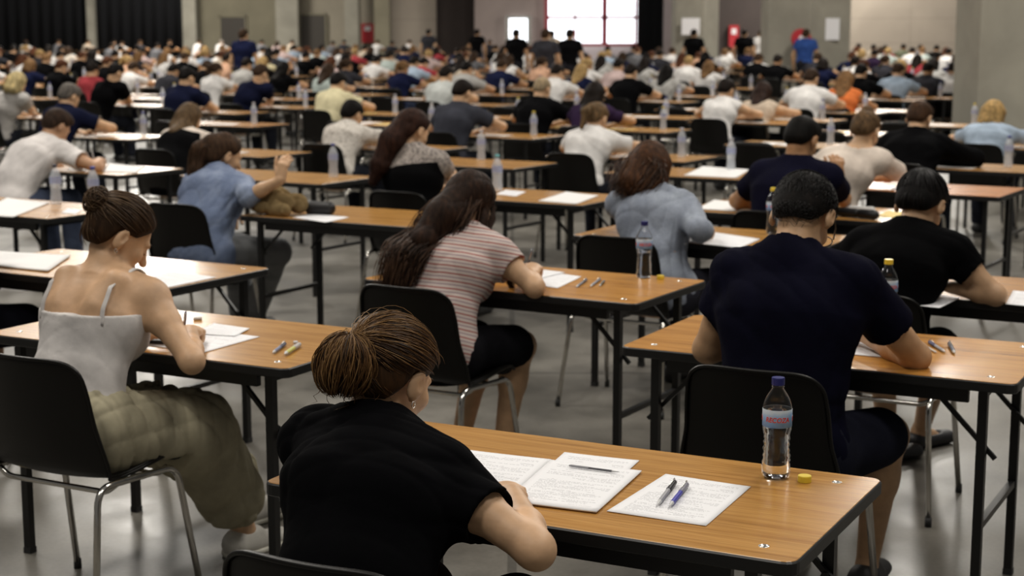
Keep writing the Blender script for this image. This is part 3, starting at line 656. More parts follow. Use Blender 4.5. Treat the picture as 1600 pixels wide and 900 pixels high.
def bun_drop(info, n, c, r, rng, messy=.004, tilt=(0, -.35, 1)):
    """a folded tail: strands fan out from the tie at the top of the bun, run over it and tuck in below"""
    ax = nrm(vec(*tilt)); u = nrm(np.cross(ax, (0, 1, .1))); w = np.cross(ax, u); out = []
    for i in range(n):
        lam = rng.uniform(0, 6.3); a0, a1 = rng.uniform(.12, .4), rng.uniform(2.2, 3.0); rs = 1 + abs(rng.normal()) * .05; ph = rng.uniform(0, 6.3); dl = rng.normal() * .35; pts = []
        for k in range(14):
            q = k / 13; a = a0 + (a1 - a0) * q; l2 = lam + dl * q; d = ax * math.cos(a) + (u * math.cos(l2) + w * math.sin(l2)) * math.sin(a)
            pts.append(info['HL'](*(vec(*c) + d * vec(*r) * rs + messy * math.sin(q * 6 + ph) * d)))
        out.append(pts)
    return out
def hanging(info, n, guide, rng, spread=.05, wave=.008, top=None):
    """strands that leave the scalp and fall along a guide line given in local coordinates"""
    HLf = info['HL']; rad = vec(.0885, .1075, .0965); c0 = vec(0, -.012, .034); G = [np.asarray(g, float) for g in guide]; out = []
    for d in scalp_dirs(n, rng):
        side = d[0]; off = np.clip(rng.normal(size=3), -1.4, 1.4) * spread * vec(1, .45, .6); off = off + info['R'][:, 0] * side * spread * .9; ph = rng.uniform(0, 6.3); fq = rng.uniform(9, 14)
        T = nrm(vec(side * .6, -.75, -.5)); ang = math.acos(np.clip(d @ T, -1, 1)); pts = [HLf(*(c0 + nrm(d * math.sin((1 - q) * ang) + T * math.sin(q * ang)) * rad * 1.01)) for q in (0, .25, .5, .75)]; pts = list(push_out(info, pts))
        L = rng.uniform(.75, 1.0); m = 12
        seg = np.array(G); cum = np.r_[0, np.cumsum(np.linalg.norm(np.diff(seg, axis=0), axis=1))]
        for i in range(m):
            q = L * (i + 1) / m; s_ = q * cum[-1]; g = np.array([np.interp(s_, cum, seg[:, j]) for j in range(3)])
            wv = wave * math.sin(fq * q + ph) * vec(math.cos(ph), math.sin(ph), .2); pts.append(g + off * (1.0 - .25 * q) + wv)
        P = np.array(pts); P[1:-1] = (P[:-2] + P[1:-1] * 2 + P[2:]) / 4; out.append(P)
    return out

# ---------------------------------------------------------------- the hall
def struct(name, mb, mat, parent=None):
    o = mb.build(name, MAT[mat], parent); 
    if parent is None: o['kind'] = 'structure'
    return o
def wallbox(name, x0, x1, y0, y1, z0, z1, mat):
    b = MB(); b.box(x0, x1, y0, y1, z0, z1); return struct(name, b, mat)
b = MB(); b.box(-45, 45, -6, 96, -.2, 0); struct('floor', b, 'concrete_floor')
FAR = 84.0
def fx(px, d=FAR): return (px - 800) / FPX * d * 1.012
HT = 10.0
wallbox('wall_back', -45, 45, FAR + .6, FAR + 1.0, 0, HT, 'tan_wall')
def panel(name, p0, p1, d, th, mat, z1=HT, z0=0.0): return wallbox(name, fx(p0, d), fx(p1, d), d, d + th, z0, z1, mat)
# dark drapes on the left with a pale post between them
def drape(name, p0, p1, d, lab):
    x0, x1 = fx(p0, d), fx(p1, d); n = max(24, int((x1 - x0) * 6)); V = []; Fc = []
    for i in range(n + 1):
        x = x0 + (x1 - x0) * i / n; y = d + .10 * math.sin(i * 1.9)
        V += [(x, y, .02), (x, y, HT), (x, y + .12, .02), (x, y + .12, HT)]
    for i in range(n):
        a = i * 4; c = a + 4; Fc += [(a, c, c + 1, a + 1), (a + 2, a + 3, c + 3, c + 2), (a + 1, c + 1, c + 3, a + 3), (a, a + 2, c + 2, c)]
    Fc += [(0, 1, 3, 2), (n * 4, n * 4 + 2, n * 4 + 3, n * 4 + 1)]
    o = mesh_obj('curtain', V, Fc, MAT['curtain']); tag(o, lab, 'curtain'); return o
drape('c', -560, 2, 81.53, 'black curtain at the far left edge of the hall'); drape('c', 5, 152, 81.53, 'black curtain on the far left, left of the thin pale post')
drape('c', 163, 298, 81.53, 'black curtain on the far left, right of the thin pale post')
panel('pillar_1', 152, 163, 81.04, .5, 'concrete_pillar'); panel('pillar_2', 298, 318, 80.91, .8, 'concrete_pillar'); panel('wall_panel_1', 318, 440, 83.01, .5, 'olive_wall')
panel('pillar_3', 440, 474, 81.53, 1, 'concrete_pillar'); panel('wall_panel_2', 474, 545, 82.76, .6, 'tan_wall'); panel('pillar_4', 545, 566, 80.29, 1.2, 'concrete_pillar')
panel('wall_panel_3', 566, 592, 82.76, .6, 'tan_wall'); panel('pillar_5', 590, 613, 79.06, 1, 'olive_wall'); panel('wall_panel_4', 613, 684, 82.15, .6, 'beige_wall')
panel('wall_panel_5', 684, 743, 83.01, .5, 'dark_panel'); panel('wall_panel_6', 743, 850, 82.15, .6, 'pink_wall'); panel('wall_panel_7', 850, 1052, 83.26, .5, 'pink_wall')
panel('wall_right', 1316, 1900, 74.12, .6, 'beige_wall'); panel('wall_panel_8', 1110, 1200, 76.59, .6, 'dark_panel')
def door(p0, p1, d, ztop, lab):
    e = empty('door_%d' % (2 if p0 > 400 else 1), (fx((p0 + p1) / 2, d), d, 0)); e['kind'] = 'structure'; w = fx(p1, d) - fx(p0, d)
    b = MB(); b.box(-w / 2 + .08, w / 2 - .08, -.06, .0, .01, ztop - .08); b.build('door_leaf', MAT['door_brown'], e)
    b = MB(); b.box(-w / 2, -w / 2 + .08, -.09, .02, 0, ztop); b.box(w / 2 - .08, w / 2, -.09, .02, 0, ztop); b.box(-w / 2, w / 2, -.09, .02, ztop - .08, ztop); b.build('door_frame', MAT['olive_wall'], e)
    b = MB(); b.tube([(w / 2 - .25, -.13, 1.0), (w / 2 - .25, -.13, 1.25)], .02); b.box(w / 2 - .27, w / 2 - .23, -.13, -.05, 1.05, 1.2); b.build('handle', MAT['screw_metal'], e)
door(476, 518, 82.64, 2.5, ''); door(354, 396, 82.89, 2.4, '')
# windows with red frames, daylight behind
def window(nm, p0, p1, z0, z1, d, vbars, hbars, mat='red_frame'):
    x0, x1 = fx(p0, d), fx(p1, d); e = empty(nm, ((x0 + x1) / 2, d, z0)); e['kind'] = 'structure'; w = x1 - x0; hh = z1 - z0; fr = .14
    b = MB(); b.box(-w / 2, w / 2, .04, .08, 0, hh); b.build('window_glass', MAT['daylit_glass'], e)
    b = MB(); b.box(-w / 2 - fr, -w / 2 + .05, -.1, .12, -.1, hh + .1); b.box(w / 2 - .05, w / 2 + fr, -.1, .12, -.1, hh + .1); b.box(-w / 2, w / 2, -.1, .12, -.1, .05); b.box(-w / 2, w / 2, -.1, .12, hh - .05, hh + .1)
    for v, t_ in vbars: x = fx(v, d) - (x0 + x1) / 2; b.box(x - t_, x + t_, -.06, .03, 0, hh)
    for z, t_ in hbars: b.box(-w / 2, w / 2, -.06, .03, z - z0 - t_, z - z0 + t_)
    b.build('window_frame', MAT[mat], e)
def zat(py, d): return CAM_H + (46 - py) / FPX * d * 1.012
window('window_1', 854, 992, zat(68, 81.90), 6.0, 81.90, ((941, .13), (896, .05), (988, .05)), ((zat(28, 81.90), .07),))
window('window_2', 794, 825, zat(66, 81.90), zat(28, 81.90), 81.90, (), (), 'screw_metal')
drape('c', 992, 1031, 81.28, 'black curtain beside the big bright window')
# nearer concrete pillars
def pillar(nm, pts, z1=HT):
    V = [(x, y, 0) for x, y in pts] + [(x, y, z1) for x, y in pts]; n = len(pts)
    Fc = [(i, (i + 1) % n, (i + 1) % n + n, i + n) for i in range(n)] + [tuple(range(n))[::-1], tuple(range(n, 2 * n))]
    o = mesh_obj(nm, V, Fc, MAT['concrete_pillar'], None, False); o['kind'] = 'structure'
x0, x1, xm = fx(1050, 50), fx(1118, 50), fx(1090, 50); pillar('pillar_6', [(x0, 50), (xm, 49.7), (x1, 50.5), (x1, 51.6), (x0, 51.4)])
x0, x1, xm = fx(1195, 38), fx(1320, 38), fx(1256, 38); pillar('pillar_7', [(x0, 38.5), (xm, 38), (x1, 38.3), (x1, 39.6), (x0, 39.6)])
x0, x1, xm = fx(1525, 19.5), fx(1690, 19.5), fx(1590, 19.5); pillar('pillar_8', [(x0, 19.8), (xm, 19.5), (x1, 20.1), (x1, 20.9), (x0, 20.9)])
# fire point boxes and hose reels, exit signs
def firebox(px, py0, py1, w, d, lab, reel=False):
    x = fx(px, d); z0, z1 = zat(py1, d), zat(py0, d)
    e = empty('hose_reel' if reel else 'fire_cabinet', (x, d, z0)); tag(e, lab, 'hose reel' if reel else 'fire cabinet')
    hh = z1 - z0
    if reel:
        b = MB(); n = 24; pr = [(hh * .5 * q, z) for q, z in ((.25, -.1), (1, -.1), (1, -.06), (.55, -.05), (.55, .05), (1, .06), (1, .1), (.25, .1))]
        b.lathe(pr, 24); b.v = [(v[0], v[2], v[1] + hh / 2) for v in b.v]; b.f = [f[::-1] for f in b.f]; b.build('reel_drum', MAT['red_box'], e)
        b = MB(); b.lathe([(.02, -.13), (hh * .16, -.13), (hh * .16, .0), (.02, .0)], 16); b.v = [(v[0], v[2], v[1] + hh / 2) for v in b.v]; b.build('reel_hub', MAT['label_white'], e)
        b = MB(); b.box(-.06, .06, .05, .35, hh * .2, hh * .8); b.build('wall_bracket', MAT['black_steel'], e)
    else:
        b = MB(); b.box(-w, w, -.12, .12, 0, hh); b.build('cabinet_box', MAT['red_box'], e); b = MB(); b.box(-w * .5, w * .5, -.13, -.12, hh * .62, hh * .86); b.build('front_plate', MAT['label_white'], e)
    return e
firebox(580, 37, 66, .30, 82.60, 'red fire cabinet on the far wall, left of the middle'); firebox(1138, 40, 75, .22, 76.44, 'red fire cabinet on the dark panel between two pillars')
firebox(1241, 45, 74, .3, 37.7, 'round red hose reel on the broad pillar', True)
b = MB(); b.box(-.25, .25, -.03, .0, 0, .5); o = b.build('notice_board', MAT['label_white']); o.location = (fx(1283, 38.1), 38.14, zat(62, 38)); tag(o, 'pale square notice on the right face of the broad pillar', 'notice')
b = MB(); b.box(-.28, .28, -.03, .0, 0, .5); o = b.build('notice_board', MAT['label_white']); o.location = (fx(1073, 49.7), 49.77, zat(54, 50)); tag(o, 'small pale notice on the pillar right of the big window', 'notice')

# ---------------------------------------------------------------- furniture
TL, TW, TH = 1.20, .645, .74
def make_table(detail=True):
    e = empty('exam_table', (0, 0, 0))
    v, f = round_slab(TL, TW, TH - .030, TH - .0012, .028); eb = mesh_obj('edge_band', v, f, MAT['black_edge'], e, False)
    v, f = round_slab(TL - .008, TW - .008, TH - .020, TH, .025, bev=.0008); mesh_obj('table_top', v, f, MAT['oak_laminate'], e, False)
    b = MB(); y = TW / 2 - .045
    b.box(-TL / 2 + .14, TL / 2 - .14, -y, -y + .02, TH - .075, TH - .029); b.box(-TL / 2 + .14, TL / 2 - .14, y - .02, y, TH - .075, TH - .029)
    b.build('apron', MAT['black_edge'], e)
    for sx in (-1, 1):
        x = sx * (TL / 2 - .10)
        for sy in (-1, 1):
            b = MB(); yy = sy * (TW / 2 - .06); b.tube([(x, yy, .012), (x, yy, TH - .028)], .0185, 4, sq=True); lg = b.build('leg', MAT['black_steel'], e)
            if detail: b = MB(); b.tube([(x, yy, 0), (x, yy, .02)], .021, 4, sq=True); b.build('foot_cap', MAT['rubber'], lg)
        b = MB(); b.tube([(x, -TW / 2 + .06, .30), (x, TW / 2 - .06, .30)], .014, 4, sq=True); b.build('crossbar', MAT['black_steel'], e); b = MB(); b.tube([(x, -TW / 2 + .06, TH - .045), (x, TW / 2 - .06, TH - .045)], .016, 4, sq=True); b.build('hinge_rail', MAT['black_steel'], e)
        for sy in (-1, 1):
            yy = sy * (TW / 2 - .085); b = MB(); b.tube([(x + sx * .035, yy, .50), (x - sx * .16, yy, TH - .04)], .009, 4, sq=True)
            if detail:
                b.tube([(x + sx * .0, yy - .012, .53), (x, yy + .012, .53)], .010, 8)
            b.build('brace', MAT['black_steel'], e)
    if detail:
        for sx in (-1, 1):
            for sy in (-1, 1):
                b = MB(); b.lathe([(.0005, 0), (.011, 0), (.011, .0012), (.008, .0018), (.0075, .0006), (.0005, .0006)], 20, (sx * (TL / 2 - .085), sy * (TW / 2 - .075), TH - .0004), caps=False); b.build('screw', MAT['screw_metal'], e, True)
    return e
def make_far_table():
    e = empty('exam_table', (0, 0, 0)); v, f = round_slab(TL, TW, TH - .030, TH - .001, .028); mesh_obj('edge_band', v, f, MAT['black_edge'], e, False)
    v, f = round_slab(TL - .008, TW - .008, TH - .02, TH + .0005, .025); mesh_obj('table_top', v, f, MAT['oak_laminate'], e, False)
    for sx in (-1, 1):
        b = MB(); x = sx * (TL / 2 - .10)
        for sy in (-1, 1): b.tube([(x, sy * (TW / 2 - .06), 0), (x, sy * (TW / 2 - .06), TH - .03)], .0175, 4, sq=True)
        b.tube([(x, -TW / 2 + .06, .30), (x, TW / 2 - .06, .30)], .014, 4, sq=True); b.build('leg_frame', MAT['black_steel'], e)
    return e
def bake(o):
    dg = bpy.context.evaluated_depsgraph_get(); dg.update(); me = bpy.data.meshes.new_from_object(o.evaluated_get(dg)); o.modifiers.clear(); o.data = me; return o
def make_chair(sub=1):
    e = empty('stacking_chair', (0, 0, 0))
    prof = [(.225, .405), (.228, .432), (.20, .447), (.12, .440), (.02, .428), (-.07, .422), (-.125, .432), (-.160, .462), (-.180, .52), (-.195, .60), (-.210, .69), (-.222, .76), (-.230, .800)]
    V = []; n = 15; ys = []
    for j, (y, z) in enumerate(prof):
        hw = .215 if j < 6 else .215 + (.01 if j < 9 else 0) - max(0, j - 8) * .005
        if j == 0: hw = .185
        for i in range(n):
            u = -1 + 2 * i / (n - 1); x = u * hw; zz = z; yy = y
            if j < 7: zz += .016 * u * u - (.0 if j > 1 else .006 * u * u)
            else: yy += .040 * u * u
            if j >= 9: zz -= (.030 if j == 12 else .014 if j == 11 else 0) * abs(u) ** 6; x *= 1 - (.05 if j == 12 else .015 if j == 11 else 0) * abs(u) ** 4
            if j in (6, 7, 8): x *= 1.0 + .02 * abs(u)
            V.append((x, yy, zz))
    Fc = [(j * n + i, j * n + i + 1, (j + 1) * n + i + 1, (j + 1) * n + i) for j in range(len(prof) - 1) for i in range(n - 1)]
    o = mesh_obj('seat_shell', V, Fc, MAT['black_plastic'], e); m = o.modifiers.new('s', 'SUBSURF'); m.levels = sub; m2 = o.modifiers.new('t', 'SOLIDIFY'); m2.thickness = .007; m2.offset = -1
    bake(o); o.data.polygons.foreach_set('use_smooth', [True] * len(o.data.polygons))
    # turned rim along the top and the sides
    b = MB(); q = []
    for j in range(1, len(prof)): q.append(V[j * n])
    q += [V[(len(prof) - 1) * n + i] for i in range(1, n)] + [V[j * n + n - 1] for j in range(len(prof) - 2, 0, -1)]
    q = [np.array(p) + vec(0, -.003, -.002) for p in q]; b.tube(fillet(q, .02, 3), .0055, 6); b.build('rim', MAT['black_plastic'], e, True)
    for s in (-1, 1):
        path = fillet([(s * .262, -.245, .012), (s * .228, -.175, .432), (s * .228, .165, .418), (s * .250, .235, .012)], .055, 6)
        b = MB(); b.tube(path, .0105, 10 if sub > 0 else 6); lg = b.build('side_frame', MAT['chrome'], e, True)
        for pt in (path[0], path[-1]): b = MB(); b.tube([pt - vec(0, 0, .012), pt + vec(0, 0, .02)], .0125, 8); b.build('foot_cap', MAT['rubber'], lg, True)
    for y, z in ((-.10, .398), (.12, .398)):
        b = MB(); b.tube(fillet([(-.228, y, z + .028), (-.19, y, z), (.19, y, z), (.228, y, z + .028)], .03, 4), .009, 8); b.build('cross_tube', MAT['chrome'], e, True)
    return e
def make_far_chair():
    e = make_chair(0); e2 = e
    for c in list(e2.children):
        if c.name.startswith(('rim',)): bpy.data.objects.remove(c)
        else:
            for g in list(c.children): bpy.data.objects.remove(g)
    return e2
BPROF = [(.001, .000), (.022, .000), (.029, .004), (.0315, .012), (.0315, .030), (.0296, .034), (.0315, .038), (.0292, .044), (.0312, .050), (.0282, .057), (.0303, .064), (.0270, .071), (.0294, .078), (.0266, .085), (.0296, .092), (.0278, .098), (.0300, .104), (.0315, .110), (.0318, .118), (.0318, .156), (.0312, .164), (.0270, .176), (.0205, .188), (.0140, .198), (.0118, .203), (.0118, .2035), (.0140, .204), (.0140, .206), (.0115, .2065), (.0115, .212)]
def make_bottle(capmat, text=True, fill=.155):
    e = empty('water_bottle', (0, 0, 0))
    b = MB(); inner = [(max(r - .0009, .0008), z + (.001 if i < 2 else 0)) for i, (r, z) in enumerate(BPROF)]
    b.lathe(BPROF + inner[::-1], 40, caps=False)
    for i in range(len(b.v)):   # twisted ribs of the waist
        x, y, z = b.v[i]
        if .02 < z < .105: a = math.atan2(y, x); k = 1 + .022 * math.sin(3 * a + z * 160) + .010 * math.sin(5 * a - z * 420); b.v[i] = (x * k, y * k, z + .0028 * math.sin(3 * a + z * 60))
    sh = b.build('bottle_wall', MAT['clear_plastic'], e, True)
    b = MB(); w = [(max(r - .0022, .0006), z + (.002 if i < 2 else 0)) for i, (r, z) in enumerate(BPROF) if z < fill]; w += [(w[-1][0], fill), (.0006, fill)]; b.lathe(w, 32, caps=False); b.build('water', MAT['bottled_water'], e, True)
    b = MB(); b.lathe([(.0320, .1175), (.0324, .1178), (.0324, .1560), (.0320, .1565)], 40, caps=False); lb = b.build('label', MAT['bottle_label'], e, True)
    b = MB(); n = 36; pr = [(.0001, .2245), (.0125, .2245), (.0138, .2232), (.0140, .2225)]
    b.lathe([(.0128, .2085), (.0142, .2085), (.0142, .2225), (.0134, .2245), (.0001, .2245)], 36)
    for i in range(len(b.v)):
        x, y, z = b.v[i]
        if z < .2226: k = 1 + .025 * (i % 2); b.v[i] = (x * k, y * k, z)
    b.build('bottle_cap', MAT[capmat], e, False)
    if text:
        for wtxt, size, z, off, mat, ex in (('RECOZA', .0150, .1350, 0, 'label_red', 0.00045), ('RECOZA', .0150, .1350, .00030, 'label_white', .00018)):
            if off: wid = .0158
            cu = bpy.data.curves.new('t', 'FONT'); cu.body = wtxt; cu.size = size; cu.align_x = 'CENTER'; cu.align_y = 'CENTER'; cu.extrude = ex; cu.offset = .00045 + off; cu.shear = .15
            to = bpy.data.objects.new('t', cu); COL.objects.link(to); dg = bpy.context.evaluated_depsgraph_get(); dg.update(); me = bpy.data.meshes.new_from_object(to.evaluated_get(dg)); bpy.data.objects.remove(to)
            bm = bmesh.new(); bm.from_mesh(me); bmesh.ops.subdivide_edges(bm, edges=[q for q in bm.edges if q.calc_length() > .002], cuts=2); bmesh.ops.triangulate(bm, faces=bm.faces)
            for q in bm.verts:
                x, y, d = q.co; rr = .0327 + d; a = x / .0324 * .92 - math.pi / 2; q.co = (rr * math.cos(a), rr * math.sin(a), z + y)
            bm.to_mesh(me); bm.free(); me.materials.clear(); me.materials.append(MAT[mat]); o = bpy.data.objects.new('lettering' if not off else 'lettering_outline', me); COL.objects.link(o); o.parent = lb
        for rz_ in (2.09, 4.19):
            for c in [q for q in lb.children if q.rotation_euler.z == 0]:
                d = c.copy(); COL.objects.link(d); d.rotation_euler.z = rz_
    return e
def make_far_bottle():
    e = empty('water_bottle', (0, 0, 0)); b = MB(); b.lathe([(.001, 0), (.029, 0), (.0315, .01), (.0315, .035), (.0275, .075), (.0315, .11), (.0318, .16), (.020, .19), (.012, .203), (.012, .209)], 14); b.build('bottle_wall', MAT['far_bottle_plastic'], e, True)
    b = MB(); b.lathe([(.0322, .117), (.0322, .156)], 14, caps=False); b.build('label', MAT['far_label'], e, True)
    b = MB(); b.lathe([(.014, .208), (.014, .224)], 12); b.build('bottle_cap', MAT['solid_color'], e, True); return e
def sheet(name, corners, z, mat='printed_paper', th=.0011, curl=.0, seedv=0):
    """sheet of paper from its four corners (near-left, near-right, far-right, far-left) on a table top"""
    c = [np.array(q[:2], float) for q in corners]; n = 12; V = []; Fc = []; UV = []
    for s_ in (0, 1):
        for j in range(n + 1):
            for i in range(n + 1):
                u, v = i / n, j / n; p = (c[0] * (1 - u) + c[1] * u) * (1 - v) + (c[3] * (1 - u) + c[2] * u) * v
                zz = z + (th if s_ else 0) + curl * (abs(2 * u - 1) ** 4 + abs(2 * v - 1) ** 6) * .5 + curl * .25 * (1 + math.sin(u * 5 + seedv) * math.cos(v * 4 + seedv))
                V.append((p[0], p[1], zz)); UV.append((u, v))
    N = (n + 1) ** 2; q = lambda i, j, s_: s_ * N + j * (n + 1) + i
    for j in range(n):
        for i in range(n): Fc += [(q(i, j, 1), q(i + 1, j, 1), q(i + 1, j + 1, 1), q(i, j + 1, 1)), (q(i, j, 0), q(i, j + 1, 0), q(i + 1, j + 1, 0), q(i + 1, j, 0))]
    for i in range(n): Fc += [(q(i, 0, 0), q(i + 1, 0, 0), q(i + 1, 0, 1), q(i, 0, 1)), (q(i, n, 0), q(i, n, 1), q(i + 1, n, 1), q(i + 1, n, 0)), (q(0, i, 0), q(0, i, 1), q(0, i + 1, 1), q(0, i + 1, 0)), (q(n, i, 0), q(n, i + 1, 0), q(n, i + 1, 1), q(n, i, 1))]
    o = mesh_obj(name, V, Fc, MAT[mat], None, True); ul = o.data.uv_layers.new(name='UVMap')
    for L in o.data.loops: ul.data[L.index].uv = UV[L.vertex_index]
    return o
def pen(name, p0, p1, body, capc, r=.0042, clip=True, parent=None):
    """pen lying or held, from its point p0 to its end p1"""
    p0, p1 = np.asarray(p0, float), np.asarray(p1, float); d = nrm(p1 - p0); L = np.linalg.norm(p1 - p0)
    e = empty(name, tuple(p0)); q = lambda s_: d * L * s_
    b = MB(); b.tube([q(.0), q(.03), q(.10), q(.14)], r, 10, [.0006, .0012, r * .8, r]); o = b.build('pen_tip', MAT['solid_color'], e, True); o.color = (.55, .55, .55, 1)
    b = MB(); b.tube([q(.13), q(.15), q(.62), q(.64)], r, 12, [r * .95, r, r, r * .95]); o = b.build('barrel', MAT['solid_color'], e, True); o.color = (*body, 1)
    b = MB(); b.tube([q(.60), q(.62), q(.96), q(1)], r, 12, [r * 1.1, r * 1.2, r * 1.1, r * .5]); o = b.build('pen_cap', MAT['solid_color'], e, True); o.color = (*capc, 1)
    if clip:
        s_ = nrm(np.cross(d, (0, 0, 1))) if abs(d[2]) < .9 else vec(1, 0, 0); up = np.cross(s_, d); b = MB(); b.tube([q(.97) + up * r * 1.1, q(.95) + up * r * 1.9, q(.68) + up * r * 1.6], .0011, 6); o = b.build('clip', MAT['screw_metal'], e, True)
    return e

# ---------------------------------------------------------------- places
ALLF = []
class Frame:
    def __init__(s, o, th): s.o = np.array(o[:2], float); s.th = math.radians(th); s.a = vec(math.cos(s.th), math.sin(s.th)); s.b = vec(-math.sin(s.th), math.cos(s.th))
    def w(s, u, v): return s.o + s.a * u + s.b * v
    def local(s, hip, P): d = np.array(P[:2]) - hip; return vec(d @ s.a, d @ s.b, P[2])
def table_frame(px, py, which, th):
    p = at(px, py, TH)[:2]; F = Frame(p, th)
    if which == 'NR': F = Frame(p - F.a * TL, th)
    return F
TPRO = make_table(); FPRO = make_far_table(); CPRO = make_chair(1); CFPRO = make_far_chair(); used = set()
def place(pro, x, y, rz, label, cat, group=None, z=0.0, col=None):
    o = pro if pro.name not in used else copy_tree(pro)
    used.add(pro.name); o.location = (x, y, z); o.rotation_euler = (0, 0, rz); tag(o, label, cat, group)
    for c in o.children:
        if c.name.startswith('table_top'): c.color = (*(col or (1, 1, 1)), 1)
    return o
def put_table(F, label, far=False, col=None):
    c = F.w(TL / 2, TW / 2); ALLF.append(F); return place(FPRO if far else TPRO, c[0], c[1], F.th, label, 'table', 'folding exam tables', col=col)
def put_chair(hip, F, dy, label, far=False, dx=0.0, tw=0.0):
    c = hip + F.b * dy + F.a * dx; return place(CFPRO if far else CPRO, c[0], c[1], F.th + math.radians(tw), label, 'chair', 'black plastic exam chairs')
FT = {'A': table_frame(408, 753, 'NL', -27.2), 'B': table_frame(968, 541, 'NL', -27.5), 'C': table_frame(994, 475, 'NR', -30), 'D': table_frame(447, 577, 'NR', -28),
      'E': table_frame(257, 452, 'NR', -30), 'G': table_frame(893, 367, 'NL', -30), 'H': table_frame(372, 336, 'NL', -29), 'Z': table_frame(1535, 471, 'NL', -29), 'F': table_frame(908, 321, 'NR', -31),
      'J': table_frame(1398, 348, 'NR', -29), 'M': table_frame(187, 274, 'NR', -31), 'X': table_frame(1563, 308, 'NR', -31), 'LT': table_frame(75, 342, 'NR', -31), 'K': table_frame(1196, 283, 'NR', -31), 'Q': table_frame(500, 288, 'NR', -31), 'S': table_frame(801, 264, 'NR', -32)}
FT['Z'] = Frame(FT['Z'].w(-.72, 0), -29)
def hero(name, T, u, v, spec, label, h, px=None, chair=None, chair_label=None, chair_dx=0.0):
    F = FT[T] if isinstance(T, str) else T; hip = F.w(u, v); sp = {}
    for k, val in spec.items():
        if k[0] == '@': sp[k[1:]] = tuple(F.local(hip, at(*val)))
        else: sp[k] = val
    if px:   # lean until the head stands where it should
        def err(al, lx): q = head_pos(dict(sp, al=al, lx=lx)); w_ = hip + F.a * q[0] + F.b * q[1]; return project(w_[0], w_[1], q[2]) - np.array(px)
        al, lx = sp.get('al', 28), sp.get('lx', 0.0)
        for _ in range(60):
            e0 = err(al, lx); J = np.stack([(err(al + .5, lx) - e0) / .5, (err(al, lx + .005) - e0) / .005], 1); d_ = np.linalg.solve(J, -e0); al = float(np.clip(al + np.clip(d_[0], -2.5, 2.5), 2, 62)); lx = float(np.clip(lx + np.clip(d_[1], -.03, .03), -.28, .28))
        sp['al'], sp['lx'] = al, lx; print('FIT', label[:30], round(al, 1), round(lx, 3), err(al, lx).round(1))
    body, info = person('person', sp, h, (0, 0), 0.0)
    body.location = (hip[0], hip[1], 0); body.rotation_euler = (0, 0, F.th); tag(body, label, 'person')
    if chair is not None: put_chair(hip, F, chair, chair_label, dx=chair_dx)
    info['hip'] = hip; info['F'] = F; info['body'] = body
    info['px'] = {}
    return body, info
def to_world(info, p): q = info['hip'] + info['F'].a * p[0] + info['F'].b * p[1]; return vec(q[0], q[1], p[2])
def held_pen(info, sgn, body, capc, label, lean=(-.35, -.45, 1)):
    tip, th, w, e = info['ends'][sgn]; g = (tip + th) / 2; d = nrm(vec(*lean)); p0 = to_world(info, g - d * .030); p1 = to_world(info, g + d * .115)
    o = pen('pen', p0, p1, body, capc); tag(o, label, 'pen'); return o

for k, lab, far, col in (('A', 'oak-topped folding table nearest the camera, with the open booklet and blue-capped bottle', 0, None), ('B', 'oak-topped folding table with black edge in front of the man in the navy tee', 0, (1.1, 1.02, .85)),
        ('C', 'oak-topped folding table in front of the woman in the striped tee', 0, (1.1, 1.02, .8)), ('D', 'oak-topped folding table under the arms of the woman in the white camisole', 0, None),
        ('E', 'folding table behind the woman in the white camisole, papers on both ends', 0, None), ('G', 'folding table in front of the woman in the grey chambray shirt', 0, None),
        ('H', 'folding table beside the woman in the blue denim shirt, one sheet of paper on it', 0, None), ('Z', 'folding table in front of the black-haired person in the black tee at right', 0, (.95, .85, .8)),
        ('F', 'folding table behind the striped tee woman, white papers at its right end', 0, None), ('J', 'folding table in front of the navy-shirted man in the middle right', 0, None),
        ('M', 'folding table in front of the man in the white tee at left', 1, None), ('X', 'reddish folding table standing right of the black-haired person', 1, (1.1, .8, .75)),
        ('LT', 'folding table at the left edge with two water bottles on it', 0, None), ('K', 'empty-seat folding table between the chambray shirt and the navy man', 1, None),
        ('Q', 'folding table with one bottle, behind the raised hand of the denim woman', 1, None), ('S', 'folding table behind the head of the striped tee woman, two bottles', 1, None)):
    put_table(FT[k], lab, bool(far), col)

# ---------------------------------------------------------------- the people near the camera
SK = (.60, .375, .22); SKD = (.40, .215, .105)
rng = np.random.default_rng(11)
# 1: woman in black tee, auburn bun
p1, i1 = hero('w1', 'A', .455, -.36, {'al': 40, 'tw': -4, 'lx': -.10, 'tilt': -.10, 'hp': 26, 'hy': 8, 'hr': 4, 'sh': .165, 'skin': SK, 'topcol': (.0022, .0022, .0028), 'topname': 'black_shirt', '@eR': (838, 862, .745), '@wR': (800, 775, .775), 'gR': 'write',
    'wL': (-.20, .50, .772), 'hintL': (-1, -.2, -.2), 'dirL': (.5, .8, 0), 'botcol': (.05, .035, .032), 'haircol': (.035, .018, .008), 'hair': 'bun', 'bun': ((-.016, -.116, -.006), .046), 'fold': .006, 'hemz': .50, 'sleeve': .60, 'fat': 1.02, 'seed': 3, 'wide': .14, 'nk': (0, .40, .62), 'dirR': (-.5, .8, -.1), 'nape': .004},
    'woman in a black tee with a messy auburn bun, writing at the nearest table', .005, px=(608, 590), chair=.03, chair_label='black plastic chair at the bottom edge, behind the woman in the black tee', chair_dx=.035)
hcA, hcB, hcC = (.105, .050, .016), (.032, .016, .007), (.26, .145, .055)
bt = (-.014, -.104, .045); bc_, br_ = (-.018, -.122, -.012), vec(.060, .046, .058)
strands('hair_strands', swept(i1, 620, bt, rng, 1.012) + bun_drop(i1, 420, bc_, br_, rng), .0011, p1, hcB)
